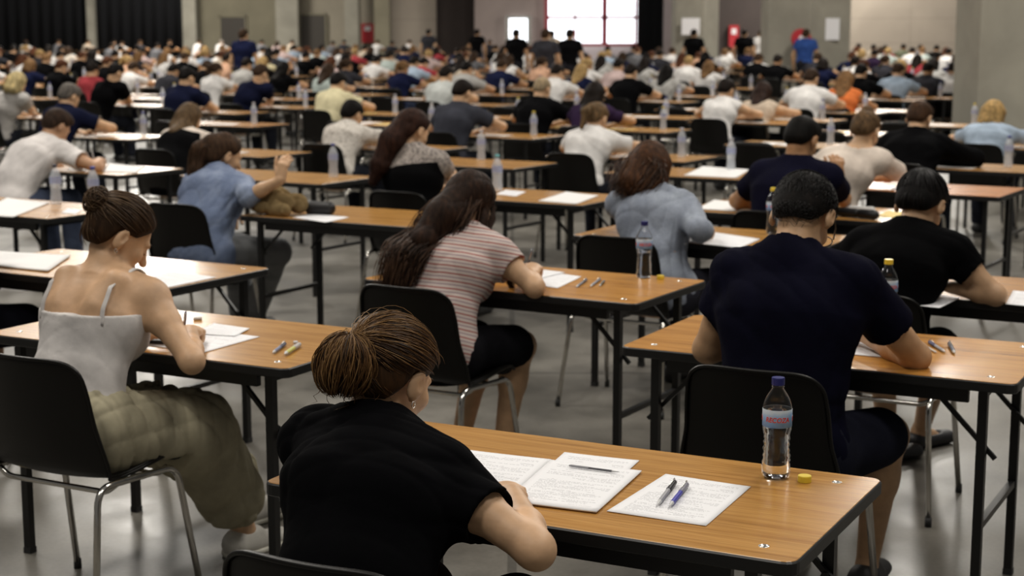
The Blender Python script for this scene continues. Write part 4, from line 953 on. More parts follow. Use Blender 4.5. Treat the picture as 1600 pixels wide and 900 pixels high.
strands('hair_strands', swept(i1, 420, bt, rng, 1.018, .002) + bun_drop(i1, 420, bc_, br_ * 1.03, rng, .005), .0010, p1, hcA)
strands('hair_strands', swept(i1, 120, bt, rng, 1.028, .004) + bun_drop(i1, 150, bc_, br_ * 1.05, rng, .007) + bun_loops(i1, 14, (-.014, -.116, .046), (.024, .018, .012), rng, .003), .0008, p1, hcC)
strands('hair_strands', swept(i1, 34, bt, rng, 1.075, .009), .0006, p1, hcC)
strands('loose_wisps', [[i1['HL'](*(vec(x, -.085, -.045) + vec(rng.normal() * .006 + sx * t_ * .4, -.012 - .02 * math.sin(t_ * 30 + x * 90), -t_))) for t_ in np.linspace(0, .06, 8)] for x, sx in ((-.05, -.3), (-.03, .1), (.0, .1), (.02, .2), (.045, .4), (.055, .5), (-.06, -.5), (.03, -.2))], .0008, p1, hcA)
def earring(info, body, s=1):
    b = MB(); c = info['HL'](.088 * s, -.006, -.042); b.tube([c + vec(0, .006 * math.cos(a), .007 * math.sin(a)) for a in np.linspace(0, 6.28, 14)], .0011, 6); o = b.build('earring', MAT['screw_metal'], body, True)
earring(i1, p1)
# 2: woman in white camisole
p2, i2 = hero('w2', 'D', .60, -.25, {'al': 24, 'lx': .03, 'hp': 36, 'hy': 36, 'sh': .160, 'skin': SK, 'top': 'tank', 'topcol': (.66, .63, .61), 'hemz': .56, '@eR': (300, 566, .755), '@wR': (296, 506, .80), 'dirR': (-.45, .75, -.1), '@wL': (226, 522, .775), 'dirL': (.45, .8, 0), 'hintL': (-1, -.3, -.2),
    'bottom': 'baggy', 'botcol': (.37, .335, .235), 'botname': 'khaki_trousers', 'haircol': (.030, .016, .008), 'hair': 'bun', 'bun': ((0, -.115, .055), .040), 'kR': (.15, .40, .50), 'kL': (-.04, .42, .50), '@aR': (382, 822, .095), '@aL': (395, 775, .095), 'cutleg': .70,
    'foot': (.25, 1), 'shoe': 'shoe', 'shoes': (.55, .53, .48), 'sole': (.6, .58, .5), 'seed': 5, 'z0': .545},
    'woman in a white camisole and khaki trousers with her brown hair in a bun', .005, px=(186, 370), chair=.03, chair_label='black plastic chair with chrome legs under the woman in the white camisole')
strands('hair_strands', swept(i2, 260, (0, -.098, .055), rng, 1.015) + bun_loops(i2, 90, (0, -.117, .055), (.045, .037, .042), rng), .0012, p2, (.050, .028, .014))
strands('hair_strands', swept(i2, 120, (0, -.098, .055), rng, 1.025, .003) + bun_loops(i2, 60, (0, -.117, .055), (.048, .039, .045), rng, .006), .0011, p2, (.11, .066, .033)); earring(i2, p2)
# 3: man in navy tee
p3, i3 = hero('m3', 'B', .60, -.22, {'male': True, 'al': 13, 'tw': -2, 'hp': 46, 'nk': (0, .72, .32), 'tk': 1.09, 'lx': -.02, 'hy': 2, 'sh': .160, 'skin': (.54, .33, .185), 'topcol': (.0045, .0045, .012), 'topname': 'navy_shirt', 'sleeve': .66, '@eR': (1432, 558, .77), '@wR': (1350, 520, .785), '@eL': (1104, 545, .77), '@wL': (1200, 530, .775), 'botcol': (.012, .013, .022), 'bottom': 'shorts',
    'haircol': (.005, .004, .0035), 'hair': 'short', 'hairinf': .011, 'nape': .006, 'fold': .007, 'hemz': .47, 'seed': 8, 'fat': 1.04, 'kR': (.20, .40, .51), 'kL': (-.16, .42, .51)},
    'man in a navy tee with short black hair and glasses, at the right-hand table', .005, chair=.03, chair_label='black plastic chair of the man in the navy tee, behind the water bottle', chair_dx=-.03)
strands('hair_strands', short_hair(i3, 3200, rng), .0009, p3, (.006, .005, .0045))
b = MB(); HLf = i3['HL']
for s in (-1, 1): b.tube([HLf(s * .086, -.012, .012), HLf(s * .087, .0, .018), HLf(s * .082, .055, .014), HLf(s * .068, .098, .006)], .0022, 6); b.tube([HLf(s * .036 + .028 * math.cos(a), .106, .002 + .020 * math.sin(a)) for a in np.linspace(0, 6.28, 16)], .0018, 6)
b.tube([HLf(-.010, .108, .005), HLf(.010, .108, .005)], .0018, 6); b.build('glasses', MAT['black_edge'], p3, True)
# 4: woman in striped tee, long dark hair
p4, i4 = hero('w4', 'C', .46, -.22, {'al': 27, 'tw': -4, 'hp': 34, 'hy': -4, 'skin': SK, 'topmat': 'striped_knit', 'topname': 'striped_shirt', '@eR': (836, 450, .765), '@wR': (828, 428, .800), 'dirR': (-.25, .75, .15), 'wL': (-.02, .44, .775), 'dirL': (.5, .8, 0), 'botcol': (.008, .008, .010), 'bottom': 'shorts',
    'haircol': (.022, .012, .008), 'hair': 'long', 'hairinf': .014, 'wave': .008, 'mass': [((0, -.07, .02), (-.03, -.10, -.10), .062, .070), ((-.03, -.10, -.10), (-.07, -.12, -.22), .070, .060), ((.06, -.0, .02), (.075, .0, -.12), .028, .024), ((-.06, -.02, .0), (-.08, -.04, -.12), .035, .04)],
    'kR': (.16, .40, .50), 'kL': (-.02, .42, .50), 'sleeve': .55, 'seed': 12, 'fold': .007, 'hemz': .50, 'shoes': (.03, .02, .02), 'sole': (.5, .1, .12), 'aR': (.10, .36, .09), 'aL': (-.06, .30, .09)},
    'woman in a pink striped tee with long wavy dark hair, holding a pen', .005, px=(735, 320), chair=.03, chair_label='black plastic chair of the woman in the striped tee')
N4 = i4['N']; g4 = [i4['HL'](-.02, -.10, -.05), N4 + vec(-.06, -.115, -.02), i4['C'] + vec(-.10, -.155, .06), i4['C'] + vec(-.13, -.165, -.06), i4['C'] + vec(-.15, -.155, -.13)]
strands('hair_strands', hanging(i4, 900, g4, rng, .045, .010), .0014, p4, (.030, .016, .010)); strands('hair_strands', hanging(i4, 320, g4, rng, .050, .014), .0013, p4, (.090, .048, .028))
lock = [[i4['HL'](.074 + rng.normal() * .003, .045 + rng.normal() * .008, .03), i4['HL'](.084 + rng.normal() * .004, .045 + rng.normal() * .01, -.03), i4['HL'](.086 + rng.normal() * .006, .03 + rng.normal() * .012, -.10)] + [N4 + vec(.13 + .05 * q + rng.normal() * .006 + .006 * math.sin(q * 9 + a_), .04 + .03 * q + rng.normal() * .006, -.02 - .20 * q) for q in np.linspace(0, 1, 7)] for a_ in rng.uniform(0, 6, 110)]
strands('hair_strands', lock, .0016, p4, (.035, .019, .012))
# 5: black tee, black hair in a small bun
p5, i5 = hero('p5', 'Z', .40, -.20, {'al': 26, 'hp': 40, 'hy': 6, 'sh': .168, 'skin': (.50, .31, .18), 'topcol': (.0022, .0022, .0026), 'topname': 'black_shirt', '@eR': (1558, 462, .765), '@wR': (1492, 450, .78), 'botcol': (.008, .008, .010), 'bottom': 'shorts', 'haircol': (.004, .0035, .0035), 'hair': 'bun', 'bun': ((0, -.085, .085), .026), 'nk': (0, .5, .5), 'hairinf': .015,
    'seed': 15, 'sleeve': .60, 'shoe': 'flat', 'shoes': (.012, .012, .014), '@aR': (1440, 668, .085), '@aL': (1388, 690, .085), 'foot': (.5, .9), 'hemz': .48}, 'person in a black tee with black pinned-up hair, at the right edge table', .006, px=(1438, 322), chair=.03, chair_label='black plastic chair of the black-haired person in the black tee')
strands('hair_strands', swept(i5, 260, (0, -.07, .085), rng, 1.03), .0016, p5, (.006, .005, .005))
# 6: woman in blue denim shirt, ponytail, hand raised
p6, i6 = hero('w6', 'H', -.27, .0, {'al': 16, 'lx': .04, 'hp': 22, 'hy': 28, 'skin': SK, 'top': 'long', 'topmat': 'blue_denim', 'topname': 'denim_shirt', 'cuff': .12, 'loose': 1.12, '@eR': (402, 322, .83), '@wR': (438, 282, .93), 'dirR': (.1, .2, 1), 'gR': 'relax', 'wL': (-.05, .35, .70), 'botmat': 'jeans_denim', 'botname': 'jeans',
    'haircol': (.045, .025, .014), 'hair': 'pony', 'mass': [((-.01, -.10, .055), (-.03, -.135, -.01), .036, .040), ((-.03, -.135, -.01), (-.03, -.115, -.12), .040, .036), ((-.03, -.115, -.12), (-.02, -.08, -.20), .036, .016)], 'wave': .004, 'fold': .006, 'hemz': .36, 'kR': (.26, .34, .50), 'kL': (-.06, .40, .50), '@aR': (396, 492, .09), 'seed': 21, 'hemdrop': ((.14, -.02, -.02), (.15, .0, -.16))},
    'woman in a blue denim shirt with a brown ponytail, right hand raised', .006, px=(350, 244), chair=.05, chair_label='black plastic chair behind the woman in the blue denim shirt', chair_dx=-.04)
strands('hair_strands', hanging(i6, 200, [i6['HL'](-.01, -.12, .05), i6['HL'](-.03, -.16, -.02), i6['HL'](-.03, -.14, -.14), i6['HL'](-.02, -.11, -.22)], rng, .022, .006), .0022, p6, (.055, .030, .016))
# 7: woman in grey-blue chambray shirt
p7, i7 = hero('w7', 'G', .51, -.13, {'al': 24, 'hp': 34, 'hy': -2, 'skin': SK, 'top': 'long', 'topmat': 'chambray', 'topname': 'chambray_shirt', 'cuff': .45, '@eR': (1112, 388, .775), '@wR': (1098, 362, .79), 'dirR': (-.1, .9, .1), 'botcol': (.03, .03, .04), 'haircol': (.050, .022, .010), 'hair': 'bob', 'wave': .003, 'hairinf': .016, 'mass': [((0, -.07, .0), (-.02, -.085, -.12), .066, .070), ((.05, -.04, .0), (.05, -.05, -.13), .055, .050), ((-.05, -.04, .0), (-.08, -.06, -.12), .055, .050), ((.07, .01, .03), (.078, .015, -.10), .028, .026), ((-.07, .01, .03), (-.085, .01, -.10), .030, .028)], 'fold': .009, 'hemz': .46, 'seed': 25},
    'woman in a grey-blue chambray shirt with auburn shoulder-length hair', .006, px=(1015, 264), chair=-.03, chair_label='black plastic chair of the woman in the chambray shirt', chair_dx=-.10)
g7 = [i7['HL'](-.005, -.07, -.03), i7['HL'](-.015, -.09, -.10), i7['HL'](-.035, -.10, -.18)]
strands('hair_strands', hanging(i7, 600, g7, rng, .062, .004), .0018, p7, (.040, .018, .009)); strands('hair_strands', hanging(i7, 160, g7, rng, .064, .005), .0016, p7, (.13, .055, .020))
# 8: navy man
p8, i8 = hero('m8', 'J', .64, -.15, {'male': True, 'al': 22, 'hp': 36, 'hy': 10, 'skin': SKD, 'topcol': (.006, .006, .016), 'topname': 'navy_shirt', '@eR': (1322, 318, .78), '@wR': (1310, 280, .90), 'dirR': (-.2, .3, 1), 'gR': 'relax', 'botcol': (.015, .018, .03), 'haircol': (.004, .0035, .003), 'seed': 31, 'sleeve': .66}, 'man in a navy tee with black hair, elbow on his table, middle right', .007, px=(1252, 220), chair=.03, chair_label='black plastic chair of the navy-shirted man in the middle right')
# 9: white tee man at left
p9, i9 = hero('m9', 'M', .34, -.20, {'male': True, 'al': 38, 'hp': 40, 'hy': 10, 'skin': (.46, .26, .15), 'topcol': (.74, .70, .68), 'topname': 'white_shirt', '@eR': (152, 262, .77), '@wR': (158, 246, .80), 'botcol': (.08, .10, .16), 'haircol': (.03, .018, .012), 'seed': 35, 'sleeve': .66}, 'man in a white tee with short brown hair, bent low at left', .008, px=(88, 198), chair=-.02, chair_label='black plastic chair of the man in the white tee at left', chair_dx=-.15)
# 10: long dark hair, lace tee with black dress
p10, i10 = hero('w10', 'F', .20, -.20, {'al': 22, 'hp': 26, 'hy': 14, 'skin': SK, 'topmat': 'lace_knit', 'topname': 'lace_shirt', 'over': (.004, .004, .0045), '@eR': (718, 283, .79), '@wR': (704, 300, .775), 'botcol': (.008, .008, .009), 'haircol': (.028, .013, .009), 'hair': 'long', 'wave': .007, 'seed': 41, 'mass': [((0, -.07, .03), (-.03, -.10, -.10), .060, .070), ((-.03, -.10, -.10), (-.06, -.10, -.26), .070, .055), ((-.06, -.10, -.26), (-.08, -.09, -.36), .055, .03)]}, 'woman with very long dark hair and a grey lace top', .008, px=(645, 205), chair=.03, chair_label='black plastic chair of the woman with very long dark hair')
# 0: the neighbour whose knee shows at the left edge
p0, i0 = hero('p0', 'E', .10, -.26, {'al': 30, 'bottom': 'shorts', 'botcol': (.006, .006, .010), 'topcol': (.1, .1, .12), 'skin': (.30, .18, .10), 'seed': 44, 'wR': (.03, .16, .66), 'wL': (-.08, .17, .66), '@kR': (62, 505, .50), 'kL': (.0, .40, .50)}, 'person in dark shorts at the left edge, only the bare knee showing', .010, chair=.03, chair_label='black plastic chair at the left edge, mostly outside the picture')

# the middle rows, each with a posture of their own
PRE = dict(white=(.74, .72, .70), black=(.0035, .0035, .004), navy=(.008, .010, .028), grey=(.17, .17, .18), darkgrey=(.045, .047, .060), beige=(.50, .41, .32), cream=(.70, .61, .53), yellow=(.62, .56, .36), lightblue=(.36, .44, .54), palewhite=(.52, .54, .52), lightgrey=(.46, .44, .42))
def mid(x, y, yt, label, col, hair, haircol, side=.42, male=False, skin=SK, **kw):
    p = at(x, yt, TH)[:2]; F = Frame(p, -30.5); hd_ = head_pos(dict(kw, male=male)); F = Frame(p - F.a * (side + .04), -30.5)
    sp = dict(topcol=PRE[col], hair=hair, haircol=haircol, male=male, skin=skin, sleeve=.64, hy=6, hp=34, fold=.006, botcol=(.02, .022, .03)); sp.update(kw); sh_ = label.split(',')[0]
    if not sp.pop('notable', False): put_table(F, 'folding table of the ' + sh_, True)
    else: F = FT['X']; side = .20; px_ = 0
    b_, i_ = hero('m', F, side, -.20, sp, label, .009, px=(x, y), chair=.03, chair_label='black chair of the ' + sh_)
    if hair in ('bun', 'pony') or male: pass
    return b_, i_, F
DK, BL, BR = (.009, .006, .0045), (.0045, .0035, .003), (.030, .017, .010)
MID = []
MID.append(mid(550, 180, 232, 'person in a speckled grey-white tee with black pinned-up hair', 'lightgrey', 'bun', BL, bun=((0, -.085, .06), .036), topmat='speckled_knit', seed=81))
MID.append(mid(932, 186, 247, 'woman in a white tee with a light brown ponytail', 'white', 'pony', (.11, .07, .035), seed=82))
MID.append(mid(1352, 206, 289, 'woman in a beige top with a high brown bun', 'cream', 'bun', (.09, .055, .028), bun=((0, -.055, .115), .036), wide=.55, sleeve=.85, notable=True, seed=83))
MID.append(mid(1436, 186, 263, 'man in a black long-sleeved top with short brown hair', 'black', 'short', (.045, .024, .013), male=True, top='long', seed=84))
MID.append(mid(1552, 180, 232, 'woman in a light blue tee with blond shoulder-length hair', 'lightblue', 'bob', (.36, .24, .10), seed=85))
MID.append(mid(296, 186, 240, 'woman in a cream off-shoulder top with long light brown hair', 'cream', 'long', (.10, .065, .035), wide=.6, sleeve=.85, over=(.004, .004, .0045), seed=86, wave=.005))
MID.append(mid(108, 152, 214, 'grey-haired man in a navy top behind the man in white', 'navy', 'short', (.11, .10, .09), male=True, seed=87))
MID.append(mid(20, 124, 184, 'pale blond person in a grey tee at the left edge', 'lightgrey', 'bob', (.38, .31, .16), seed=88))
MID.append(mid(722, 146, 213, 'man in a dark grey tee behind the striped tee woman', 'darkgrey', 'short', DK, male=True, seed=89))
MID.append(mid(847, 140, 200, 'person with cropped pale hair in a black tee', 'black', 'buzz', (.28, .22, .14), male=True, seed=90))
MID.append(mid(528, 130, 178, 'man in a pale yellow shirt with black hair', 'yellow', 'short', BL, male=True, seed=91))
MID.append(mid(1134, 142, 192, 'person in a white sleeveless top with dark hair', 'white', 'short', DK, top='sleeveless', hairinf=.014, seed=92))
MID.append(mid(1192, 146, 188, 'woman in a tan sleeveless top with long dark hair', 'beige', 'long', (.022, .012, .009), top='sleeveless', wave=.004, seed=93))
MID.append(mid(172, 112, 165, 'man in a black tee with black hair at upper left', 'black', 'short', BL, male=True, seed=94))
MID.append(mid(292, 122, 176, 'man in a dark top with black hair, left of the brown-haired navy tee', 'navy', 'short', BL, male=True, seed=95))
MID.append(mid(394, 114, 168, 'man in a navy tee with brown hair, upper left of centre', 'navy', 'short', BR, male=True, seed=96))
MID.append(mid(1267, 124, 176, 'man in a white tee with brown hair, beside the tan sleeveless woman', 'white', 'short', BR, male=True, seed=97))
MID.append(mid(697, 118, 164, 'man in a pale grey tee with dark hair, right of the lace top', 'palewhite', 'short', DK, male=True, seed=98))
MID.append(mid(986, 114, 159, 'man in a black tee with dark hair beside the purple top', 'black', 'short', DK, male=True, seed=99))

# ---------------------------------------------------------------- things on the near tables
def page(corners, label, z=TH, mat='printed_paper', name='exam_paper', th=.0012, curl=.0008, cat='paper', group=None):
    P = [at(x, y, TH) for x, y in corners]; c = sum(P) / 4; o = sheet(name, [p - c for p in P], 0, mat, th, curl, len(label)); o.location = (c[0], c[1], z + .0004); tag(o, label, cat, group); return o
page([(805, 775), (925, 788), (999, 721), (882, 708)], 'loose exam sheet sticking out beneath the open booklet on the nearest table', TH)
bk = empty('exam_booklet', tuple(at(824, 750, TH))); tag(bk, 'open exam booklet under the hand of the woman in the black tee', 'booklet')
for cs in ([(652, 770), (789, 786), (861, 722), (724, 706)], [(789, 786), (932, 803.5), (1002.5, 739.7), (861, 722.5)]):
    P = [at(x, y, TH) - at(824, 750, TH) for x, y in cs]; o = sheet('booklet_page', P, .0022, 'printed_paper', .0032, .0010, 3); o.parent = bk
page([(948, 800), (1103, 823), (1173, 762), (1040, 742)], 'single exam sheet with two pens on it, middle of the nearest table', TH)
for cs, l in (([(1034, 746.6), (1046, 748.2), (1049, 746.0), (1037, 744.5)], ''), ):
    P = [at(x, y, TH) for x, y in cs]
def lying_pen(a, b, body, capc, label, r=.0042, z=TH, clip=True, name='pen', cat='pen'):
    p0, p1 = at(*a, z), at(*b, z); p0[2] = p1[2] = z + r * 1.25 + .001; o = pen(name, p0, p1, body, capc, r, clip); tag(o, label, cat); return o
lying_pen((1027, 794), (1055, 757), (.30, .30, .32), (.02, .02, .025), 'clear pen with black cap, left one on the single exam sheet', .0050, TH + .002)
lying_pen((1046, 796), (1074, 761), (.05, .05, .34), (.22, .22, .26), 'blue pen with grey cap, right one on the single exam sheet', .0050, TH + .002)
lying_pen((967, 740.5), (889, 730), (.10, .10, .11), (.3, .3, .32), 'thin dark pencil lying across the top of the open booklet', .0026, TH + .006, False, 'pencil', 'pencil')
BOT = {}
def bottle(px, py, cap_, label, text=True, rz=0.0, far=False):
    key = (cap_, text, far); o = make_bottle(cap_, text) if not far else (make_far_bottle() if 'far' not in BOT else copy_tree(BOT['far']))
    if far and 'far' not in BOT: BOT['far'] = o
    p = at(px, py, TH); o.location = (p[0], p[1], TH + .0004); o.rotation_euler = (0, 0, rz); tag(o, label, 'bottle', 'water bottles on the tables')
    if far:
        for c in o.children:
            if c.name.startswith('bottle_cap'): c.color = (*cap_, 1)
    return o
bottle(1212, 746, 'cap_blue', 'clear water bottle with blue cap, sharpest one, on the nearest table', True, -.15)
bottle(1006, 434, 'cap_blue', 'water bottle with dark blue cap on the striped tee woman\'s table', True, .1)
bottle(1385, 510, 'cap_yellow', 'water bottle with yellow cap beside the navy tee man\'s shoulder', True, .0)
bottle(1207, 366, 'cap_yellow', 'water bottle with pale yellow cap, left of the navy tee man\'s head', True, .2)
def loose_cap(px, py, mat, label):
    b = MB(); b.lathe([(.0005, .0), (.0145, .0), (.0148, .001), (.0148, .0125), (.0140, .0145), (.0005, .0145)], 40)
    for i in range(len(b.v)):
        x, y, z = b.v[i]
        if .0005 < z < .0126: k = 1 + .02 * (i % 2); b.v[i] = (x * k, y * k, z)
    o = b.build('bottle_cap', MAT[mat], None, False); p = at(px, py, TH); o.location = (p[0], p[1], TH + .0004); tag(o, label, 'bottle cap')
loose_cap(1257, 753, 'cap_yellow', 'yellow bottle cap lying right of the sharp bottle'); loose_cap(1032, 436, 'cap_yellow', 'yellow bottle cap lying on the striped tee woman\'s table')
held_pen(i1, 1, (.05, .05, .06), (.04, .04, .05), 'dark pen held by the woman in the black tee', (-.25, -.35, 1)); held_pen(i2, 1, (.06, .05, .16), (.06, .05, .10), 'dark violet pen held by the woman in the camisole', (.25, -.1, 1))
held_pen(i4, 1, (.35, .36, .40), (.12, .13, .16), 'grey pen held up by the woman in the striped tee', (.25, .1, 1)); held_pen(i7, 1, (.3, .3, .34), (.15, .15, .17), 'grey pen in the hand of the chambray shirt woman', (.1, .1, 1))
held_pen(i9, 1, (.5, .5, .52), (.4, .4, .42), 'pale pen held by the man in the white tee at left', (-.1, -.1, 1)); held_pen(i5, 1, (.02, .02, .02), (.02, .02, .02), 'black pen held by the person in the black tee at right', (-.1, -.1, 1))
# striped woman's table
page([(800, 441), (871, 451), (908.6, 433), (845, 423)], 'exam sheet right of the striped tee woman\'s elbow'); page([(775, 430), (842, 437), (883, 427), (818, 419)], 'second exam sheet, further in, on the striped tee woman\'s table', TH + .0022)
lying_pen((900, 451), (917, 439), (.18, .19, .23), (.1, .1, .12), 'grey pen, left of the three on the striped tee woman\'s table'); lying_pen((922, 450), (938, 438), (.25, .26, .3), (.2, .2, .22), 'grey pen, middle of the three on the striped tee woman\'s table')
lying_pen((937, 449), (944, 441), (.10, .08, .05), (.1, .1, .1), 'short dark pencil stub beside the two grey pens', .004, TH, False, 'pencil', 'pencil')
# camisole woman's table
page([(215, 538), (317, 552), (406, 527), (300, 514)], 'exam sheet under the elbow of the woman in the camisole'); page([(300, 523), (368, 527), (390, 515), (334, 507)], 'smaller folded sheet at the far side of the camisole woman\'s papers', TH + .0022)
lying_pen((426, 555), (446, 540), (.16, .18, .28), (.05, .06, .10), 'dark blue pen on the camisole woman\'s table', .005); lying_pen((444, 558), (469, 542), (.50, .50, .12), (.45, .42, .40), 'yellow highlighter on the camisole woman\'s table', .0062, TH, False, 'highlighter', 'highlighter')
def rubber(px, py, label, sx=.030, sy=.014, sz=.010, col=(.7, .7, .7), rz=.2, name='eraser', cat='eraser'):
    v, f = round_slab(sx, sy, 0, sz, min(sx, sy) * .25, bev=sz * .2); o = mesh_obj(name, v, f, MAT['solid_color'], None, True); o.color = (*col, 1); p = at(px, py, TH); o.location = (p[0], p[1], TH + .0006); o.rotation_euler = (0, 0, rz); tag(o, label, cat)
rubber(309, 500, 'small white eraser near the pen of the camisole woman'); rubber(462, 538, 'tiny white pencil sharpener beside the highlighter', .014, .012, .010, (.6, .6, .62), .4, 'pencil_sharpener', 'sharpener')
rubber(256, 536, 'dark grey calculator under the forearm of the camisole woman', .10, .055, .010, (.05, .05, .055), -.3, 'calculator', 'calculator')
page([(-60, 412), (75, 426), (110, 402), (0, 396)], 'wide white papers at the left part of the table behind the camisole woman', TH, 'white_paper', 'paper_stack', .006, .004); page([(200, 444), (262, 450), (338, 434), (268, 424)], 'exam sheet at the right end of the table behind the camisole woman')
# navy man's table
page([(1262, 549), (1383, 559), (1396, 541), (1300, 531)], 'exam sheet between the arms of the navy tee man'); lying_pen((1477, 553), (1451, 537), (.30, .31, .35), (.05, .06, .16), 'blue-capped pen, long one on the navy tee man\'s table', .0045)
lying_pen((1491, 555), (1483, 540), (.10, .11, .15), (.10, .11, .13), 'dark pen, rightmost on the navy tee man\'s table', .0055); lying_pen((1463, 553), (1449, 545), (.55, .52, .45), (.45, .42, .40), 'short pale pencil beside the blue-capped pen', .003, TH, False, 'pencil', 'pencil')
page([(1415, 476), (1468, 482), (1500, 466), (1450, 458)], 'exam sheet under the hand of the black tee person', TH); page([(1571, 476), (1660, 484), (1690, 462), (1583, 455)], 'exam sheet cut by the right edge of the picture')
page([(1070, 379), (1157, 388), (1188, 374), (1105, 362)], 'exam sheet right of the chambray shirt woman\'s hand'); page([(1000, 377), (1072, 383), (1085, 368), (1030, 360)], 'sheet left of the chambray shirt woman\'s forearm', TH + .0022)
page([(457, 340), (509, 348), (546, 340), (491, 334.5)], 'sheet of paper alone on the table beside the denim shirt woman')
page([(841, 315), (900, 320), (935, 307), (885, 301)], 'white papers at the right end of the table behind the striped tee woman', TH, 'white_paper', 'paper_stack', .004, .002); page([(775, 304), (806, 307), (822, 300), (790, 297)], 'small white sheet beside the teal-capped bottle')
page([(1087, 328), (1149, 331), (1165, 318), (1116, 314)], 'white papers behind the hand of the chambray shirt woman', TH, 'white_paper', 'paper_stack', .004, .003)
page([(1372, 338), (1400, 341), (1415, 332), (1386, 330)], 'pale yellow paper at the right end of the navy-shirted man\'s table', TH, 'yellow_paper')
page([(-40, 336), (20, 341), (78, 318), (10, 311)], 'white papers on the left edge table with two bottles', TH, 'white_paper', 'paper_stack', .004, .003); page([(96, 333), (118, 335), (130, 328), (106, 326)], 'small white sheet at the right corner of the left edge table')
page([(160, 269), (212, 271), (228, 262), (170, 256)], 'white papers beside the fist of the man in the white tee', TH, 'white_paper', 'paper_stack', .004, .002); page([(105, 266), (135, 268), (140, 258), (112, 257)], 'white sheet under the arm of the man in the white tee', TH, 'white_paper')
page([(1068, 275), (1150, 279), (1172, 266), (1098, 261)], 'white papers on the empty-seat table', TH, 'white_paper', 'paper_stack', .004, .002)
page([(420, 243), (470, 247), (482, 240), (440, 237)], 'white papers behind the raised hand of the denim shirt woman', .7404, 'white_paper') if 0 else None
for px, py, c, l in ((88, 319, (.03, .03, .05), 'water bottle with dark cap, left one on the left edge table'), (147, 323, (.05, .06, .3), 'water bottle with blue cap, right one on the left edge table'), (777, 299, (.15, .42, .45), 'water bottle with teal cap left of the white papers'),
    (521, 277, (.04, .05, .25), 'water bottle standing behind the raised hand of the denim woman'), (752, 250, (.5, .5, .55), 'water bottle on the table behind the striped tee woman\'s head'), (1142, 266, (.4, .4, .42), 'water bottle on the empty-seat table')):
    bottle(px, py, c, l, far=True)
# tan scarf and black bag under the elbow of the denim woman, pencil cases
def lump(name, prims, label, cat, col, z, mat='cloth', amp=.010, seed=1, flat=None):
    F_ = Field(prims, .005, .0, .02); F_.disp(folds(seed, amp, 22)); F_.clip(lambda X, Y, Z: F32(z) - Z + 0 * X); o = F_.mesh(name, MAT[mat]); flat_ids(o); o.color = (*col, 1); tag(o, label, cat); return o
FH = FT['H']; Q_ = lambda u, v, z: vec(*FH.w(u, v), z)
lump('scarf', [cap(Q_(.05, .10, .80), Q_(.16, .12, .82), .050, .060, k=.04), cap(Q_(.16, .12, .82), Q_(.28, .16, .80), .055, .045, k=.04), cap(Q_(.10, .06, .78), Q_(.26, .06, .77), .035, .030, k=.03)], 'tan scarf bunched up under the elbow of the denim shirt woman', 'scarf', (.22, .155, .075), TH + .002, 'cloth', .022, 5)
lump('pouch', [cap(Q_(.32, .22, .775), Q_(.42, .24, .775), .038, .034, k=.02)], 'black pouch lying right of the tan scarf', 'pouch', (.010, .009, .010), TH + .002, 'leather', .004)
FJ = FT['J']; 
for (x0, x1, yy, lab) in ((1312, 1338, 331, 'black pencil case by the elbow of the navy-shirted man'), (1346, 1366, 334, 'smaller black pencil case, right one on the navy-shirted man\'s table')):
    A_, B_ = at(x0, yy, .765), at(x1, yy + 2, .765); lump('pencil_case', [cap(A_, B_, .026, k=.02)], lab, 'pencil case', (.010, .010, .011), TH + .002, 'leather', .003)
lump('tissue', [cap(at(1322, 327, .755), at(1362, 329, .755), .018, .016, k=.02)], 'crumpled white tissue behind the pencil cases', 'tissue', (.65, .65, .64), TH + .002, 'cloth', .012, 9)

for n_, (b_, i_, F_) in enumerate(MID):
    sh_ = b_['label'].split(',')[0]
    q0 = F_.w(.60, .22); P = [F_.w(.50, .12), F_.w(.80, .10), F_.w(.82, .31), F_.w(.52, .33)]; c_ = sum(P) / 4
    o = sheet('exam_paper', [p - c_ for p in P], 0, 'yellow_paper' if n_ in (9, 10) else 'white_paper', .003, .002, n_); o.location = (c_[0], c_[1], TH + .0008); tag(o, ('yellow' if n_ in (9, 10) else 'white') + ' papers of the ' + sh_, 'paper')
    if n_ in (1, 3, 4, 6, 8, 9, 10, 12, 13, 15, 16, 18):
        o = copy_tree(BOT['far']); c_ = F_.w(.98, .42); o.location = (c_[0], c_[1], TH + .0006)
        for q_ in o.children:
            if q_.name.startswith('bottle_cap'): q_.color = (*[(.04, .05, .25), (.5, .5, .55), (.6, .47, .05)][n_ % 3], 1)
        tag(o, 'water bottle of the ' + sh_, 'bottle', 'water bottles on the tables')
# ---------------------------------------------------------------- the crowd
CROWD = {}
def proto(key, h, **sp):
    b_, i_ = person('person', sp, h); CROWD[key] = (b_, i_); return b_
hm, hf = .010, .010
proto('man', hm, male=True, al=26, hp=36, hy=5, seed=61, sleeve=.66, fold=.005); proto('manlow', hm, male=True, al=40, hp=44, hy=8, seed=62, sleeve=.66, fold=.005); proto('manlong', hm, male=True, al=24, hp=34, top='long', seed=63)
proto('bald', hm, male=True, al=24, hp=34, hair='buzz', seed=64, sleeve=.66); proto('long', hm, al=26, hp=30, hair='long', wave=.005, seed=65); proto('pony', hm, al=24, hp=34, hy=10, hair='pony', wave=.003, seed=66)
proto('bun', hm, al=22, hp=38, hair='bun', bun=((0, -.085, .10), .038), seed=67, wide=.4); proto('bob', hm, al=24, hp=32, hair='bob', wave=.003, seed=68); proto('longbare', hm, al=22, hp=28, hy=12, hair='long', wave=.005, top='sleeveless', seed=69); proto('bare', hm, male=True, al=26, hp=38, hair='short', top='sleeveless', seed=70)
